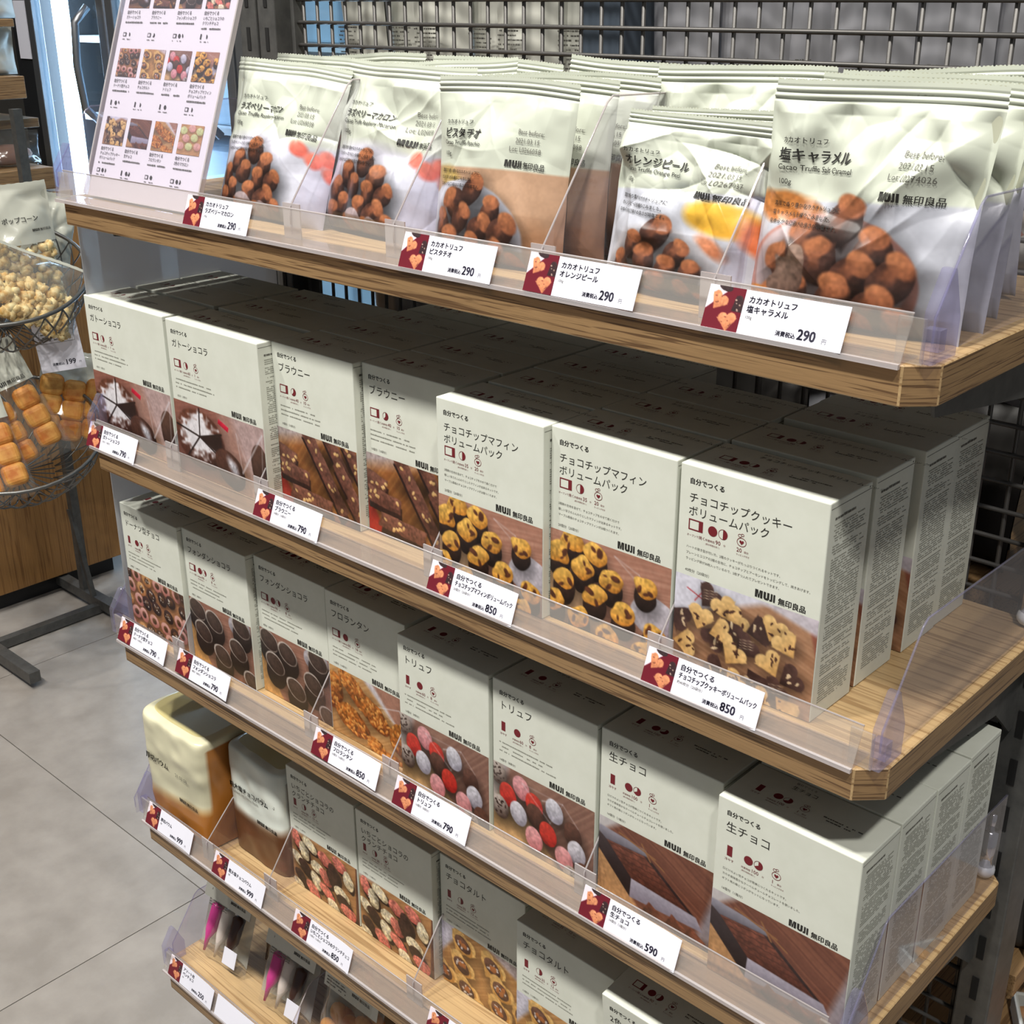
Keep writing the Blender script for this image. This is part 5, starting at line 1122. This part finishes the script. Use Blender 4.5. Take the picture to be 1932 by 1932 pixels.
def soft_bag(name, x, y, z, rot, W, H, D, label, white_from, fill, seed, grp, lettering):
    o = empty(name, (x, y, z), tuple(math.radians(a) for a in rot)); tag(o, label, 'snack bag', grp); p = Pouch(W, H, D, seed, 50, 54, .9, .05)
    link('clear_film', p.mesh('clear_film', np.ones((4, 4, 3)), M['film']), o); link('film_back', p.back('film_back', M['film'], (200, 200, 190)), o)
    rows = int(54 * (1 - white_from)); P = p.P[:rows].copy(); P[..., 1] += .0008
    link('printed_panel', grid_mesh('printed_panel', P, np.ones(P.shape) * np.array((206, 207, 196)) / 255.0, M['bagfilm'], True), o)
    fill(o, p)
    if lettering:
        k = Ink()
        for a in lettering: k.text(*a)
        link('lettering', k.mesh('lettering', lambda uv: p.lay(uv, .002)), o)
    return o
def popcorn_fill(o, p):
    r = random.Random(p.W * 1e4); b = MB()
    for _ in range(190):
        u = r.uniform(-.86, .86); v = max(.02, r.uniform(.03, .56) - .10 * abs(u)); t = .5 * .062 * (1 - abs(u) ** 2.4) * min(1, (v / .1) ** .5)
        s = r.uniform(.008, .014); b.ellipsoid((u * p.W / 2, -t + r.uniform(.004, .014), v * p.H), (s, s * .9, s), M['popcorn'], 7, 5, .35, r)
    tag(b.build('popcorn', o), kind='stuff')
def cake_fill(o, p):
    for j, (u, v) in enumerate(((-.62, .06), (.0, .02), (.62, .06))):
        x = u * p.W / 2
        for q in range(3):
            z = .014 + v * p.H + q * .048
            b = MB().box((x - .028, -.026, z), (x + .028, .010, z + .054), M['cake']); b.build('cake_stick', o, .016, None, 4)
G1, G2 = 'popcorn bags in the upper basket', 'cake stick bags in the lower basket'
soft_bag('popcorn_bag', -2.055, .705, .880, (-6, -4, 74), .235, .275, .075, 'popcorn bag with printed white panel standing upright in the basket', .50, popcorn_fill, 401, G1, [('ポップコーン', 118, 190, 14, M['black'], .02), ('MUJI 無印良品', 182, 166, 8, M['black'], .02)])
soft_bag('popcorn_bag', -1.955, .645, .872, (-30, 26, 72), .250, .175, .10, 'clear popcorn bag lying across the front of the basket', .93, popcorn_fill, 402, G1, None)
soft_bag('popcorn_bag', -2.150, .815, .905, (-4, 14, 70), .12, .215, .04, 'cream bag at the back of the upper basket', .20, lambda o, p: None, 403, G1, None)
soft_bag('cake_bag', -1.985, .645, .515, (-16, -20, 70), .210, .300, .05, 'clear bag of cake sticks with white header leaning forward', .62, cake_fill, 404, G2, [('MUJI 無印良品', 120, 200, 13, M['black'], .02)])
soft_bag('cake_bag', -2.045, .765, .520, (-14, 14, 62), .17, .235, .05, 'clear bag of cake sticks behind the price card', .66, cake_fill, 405, G2, None)
soft_bag('cake_bag', -1.93, .520, .470, (-26, -10, 72), .19, .27, .05, 'clear bag of cake sticks at the outer basket edge', .68, cake_fill, 406, G2, None)
pc = empty('hanging_card', (-1.965, .745, .738), (math.radians(-8), math.radians(-8), math.radians(47))); tag(pc, 'white hanging price card 199 yen below the upper basket', 'price card')
MB().box((-.052, -.0006, 0), (.052, 0, .145), M['card']).build('card_paper', pc, 0)
k = Ink(); k.text('黒糖', 10, 128, 8, M['blue_ink'], .02); k.text('天ぴせんべい', 10, 116, 9, M['blue_ink'], .02); k.dashes(10, 108, 12, 3, random.Random(3), M['grey_ink']); k.frame(12, 66, 92, 94, .7, M['grey_ink'])
for j in range(3): k.dashes(16, 86 - j * 7, 62, 3, random.Random(j), M['grey_ink'])
k.text('消費税込', 28, 14, 7, M['blue_ink'], .02); k.text('199', 58, 13, 17, M['blue_ink'], .02); k.text('円', 90, 13, 6, M['blue_ink'])
link('lettering', k.mesh('lettering', lambda uv: np.stack([uv[:, 0] * 1e-3 - .052, np.full(len(uv), -.0009), uv[:, 1] * 1e-3], 1)), pc)

# ------------------------------------------------------------------ wooden counter with tray shelves on the far side
ct = empty('wooden_counter', (-2.9, .3, 0)); tag(ct, 'brown wooden counter standing behind the basket stand', 'counter')
MB().box((-.6, -1.8, .05), (.548, .735, 1.085), M['cabwood']).build('panel', ct, .002); MB().box((-.6, -1.8, 0), (.52, .72, .05), M['blackpaint']).build('plinth', ct)
MB().box((-.6, -1.8, .62), (-.32, .70, 1.75), M['blackpaint']).build('back_panel', ct)
def tray_board(z0, z1, x1, yend, label):
    b = MB().box((-3.2, -1.4, z0), (x1, yend, z1), M['oak_y']).build('tray_shelf', None, .002); tag(b, label, 'shelf', 'far counter shelves')
tray_board(1.092, 1.146, -2.35, .99, 'thick wooden counter shelf behind the popcorn basket')
tray_board(1.235, 1.258, -2.45, 1.02, 'thin yellow wooden board between two counter shelves')
tray_board(1.314, 1.366, -2.35, .946, 'thick upper wooden counter shelf at the frame edge')
tray_board(1.478, 1.496, -2.36, .945, 'thin topmost wooden counter shelf')
for q, (yy, zz2, lab) in enumerate(((.915, 1.146, 'clear bread bag on the lower counter shelf'), (.80, 1.146, 'clear bread bag farther along the lower counter shelf'), (.885, 1.366, 'pale wrapped loaf on the upper counter shelf'), (.90, 1.496, 'white packet on the topmost counter shelf'))):
    o = empty('bread_bag', (-2.44, yy, zz2 + .001), (0, 0, math.radians(80))); tag(o, lab, 'snack bag', 'bags on the counter shelves'); p = Pouch(.17, .085 if q < 2 else .11, .08, 420 + q, 30, 30, 1.2, .08)
    m = M['film'] if q < 2 else M['pouchwhite']; link('bag_front', p.mesh('bag_front', np.ones((4, 4, 3)) * .8, m), o); link('bag_back', p.back('bag_back', m, (190, 190, 186)), o)
    if q < 2: MB().ellipsoid((0, 0, .028), (.065, .028, .026), M['redbrown'], 14, 8).build('bread', o)

# ------------------------------------------------------------------ glass door fridge along the back
fr = empty('display_fridge', (-2.2, 1.3, 0)); tag(fr, 'tall glass door display fridge with bright tube light inside', 'fridge')
X0, X1 = -.87, 1.9
MB().box((X0, 0, 0), (X0 + .13, .75, 2.1), M['blackpaint']).build('side_column', fr, .002)
MB().box((X0, .70, 0), (X1, .75, 2.1), M['white']).build('back_wall', fr); MB().box((X0, 0, 1.9), (X1, .75, 2.1), M['blackpaint']).build('top_case', fr); MB().box((X0, 0, 0), (X1, .72, .22), M['blackpaint']).build('base_case', fr)
MB().box((X0 + .03, -.004, 1.375), (X0 + .095, -.001, 1.535), M['card']).build('notice_strip', fr)
def fdoor(x0, x1):
    d = empty('glass_door', (x0, -.02, 0)); d.parent = fr; w = x1 - x0
    b = MB(); b.box((0, 0, .24), (.035, .03, 1.88), M['alu']); b.box((w - .035, 0, .24), (w, .03, 1.88), M['alu']); b.box((.035, 0, .24), (w - .035, .03, .29), M['alu']); b.box((.035, 0, 1.83), (w - .035, .03, 1.88), M['alu']); b.build('door_frame', d, .002)
    MB().box((.035, .012, .29), (w - .035, .018, 1.83), M['glass']).build('pane', d)
    MB().tube([(w - .075, -.002, 1.22), (w - .085, -.038, 1.26), (w - .088, -.045, 1.37), (w - .085, -.038, 1.48), (w - .075, -.002, 1.52)], .011, M['alu'], 10).build('handle', d)
fdoor(X0 + .13, X0 + .55)
fdoor(X0 + .56, X0 + 1.12); fdoor(X0 + 1.13, X0 + 1.70); fdoor(X0 + 1.71, X0 + 2.28)
for lx in (X0 + .165, X0 + .60): MB().tube([(lx, .07, .26), (lx, .07, 1.85)], .024, M['led'], 10).build('tube_light', fr)
for z in (.45, .72, .98, 1.20, 1.42, 1.66):
    MB().box((X0 + .14, .12, z), (X1, .70, z + .018), M['white']).build('wire_shelf', fr)
    xx = X0 + .24; q = 0
    while xx < X1 - .3:
        t = MB().box((xx, .16 + .02 * (q % 2), z + .019), (xx + .20, .55, z + .019 + .15), M['tray']).build('chilled_tray', fr, .006); xx += .215; q += 1
bpy.data.objects.remove(_fo); bpy.data.curves.remove(_fc)
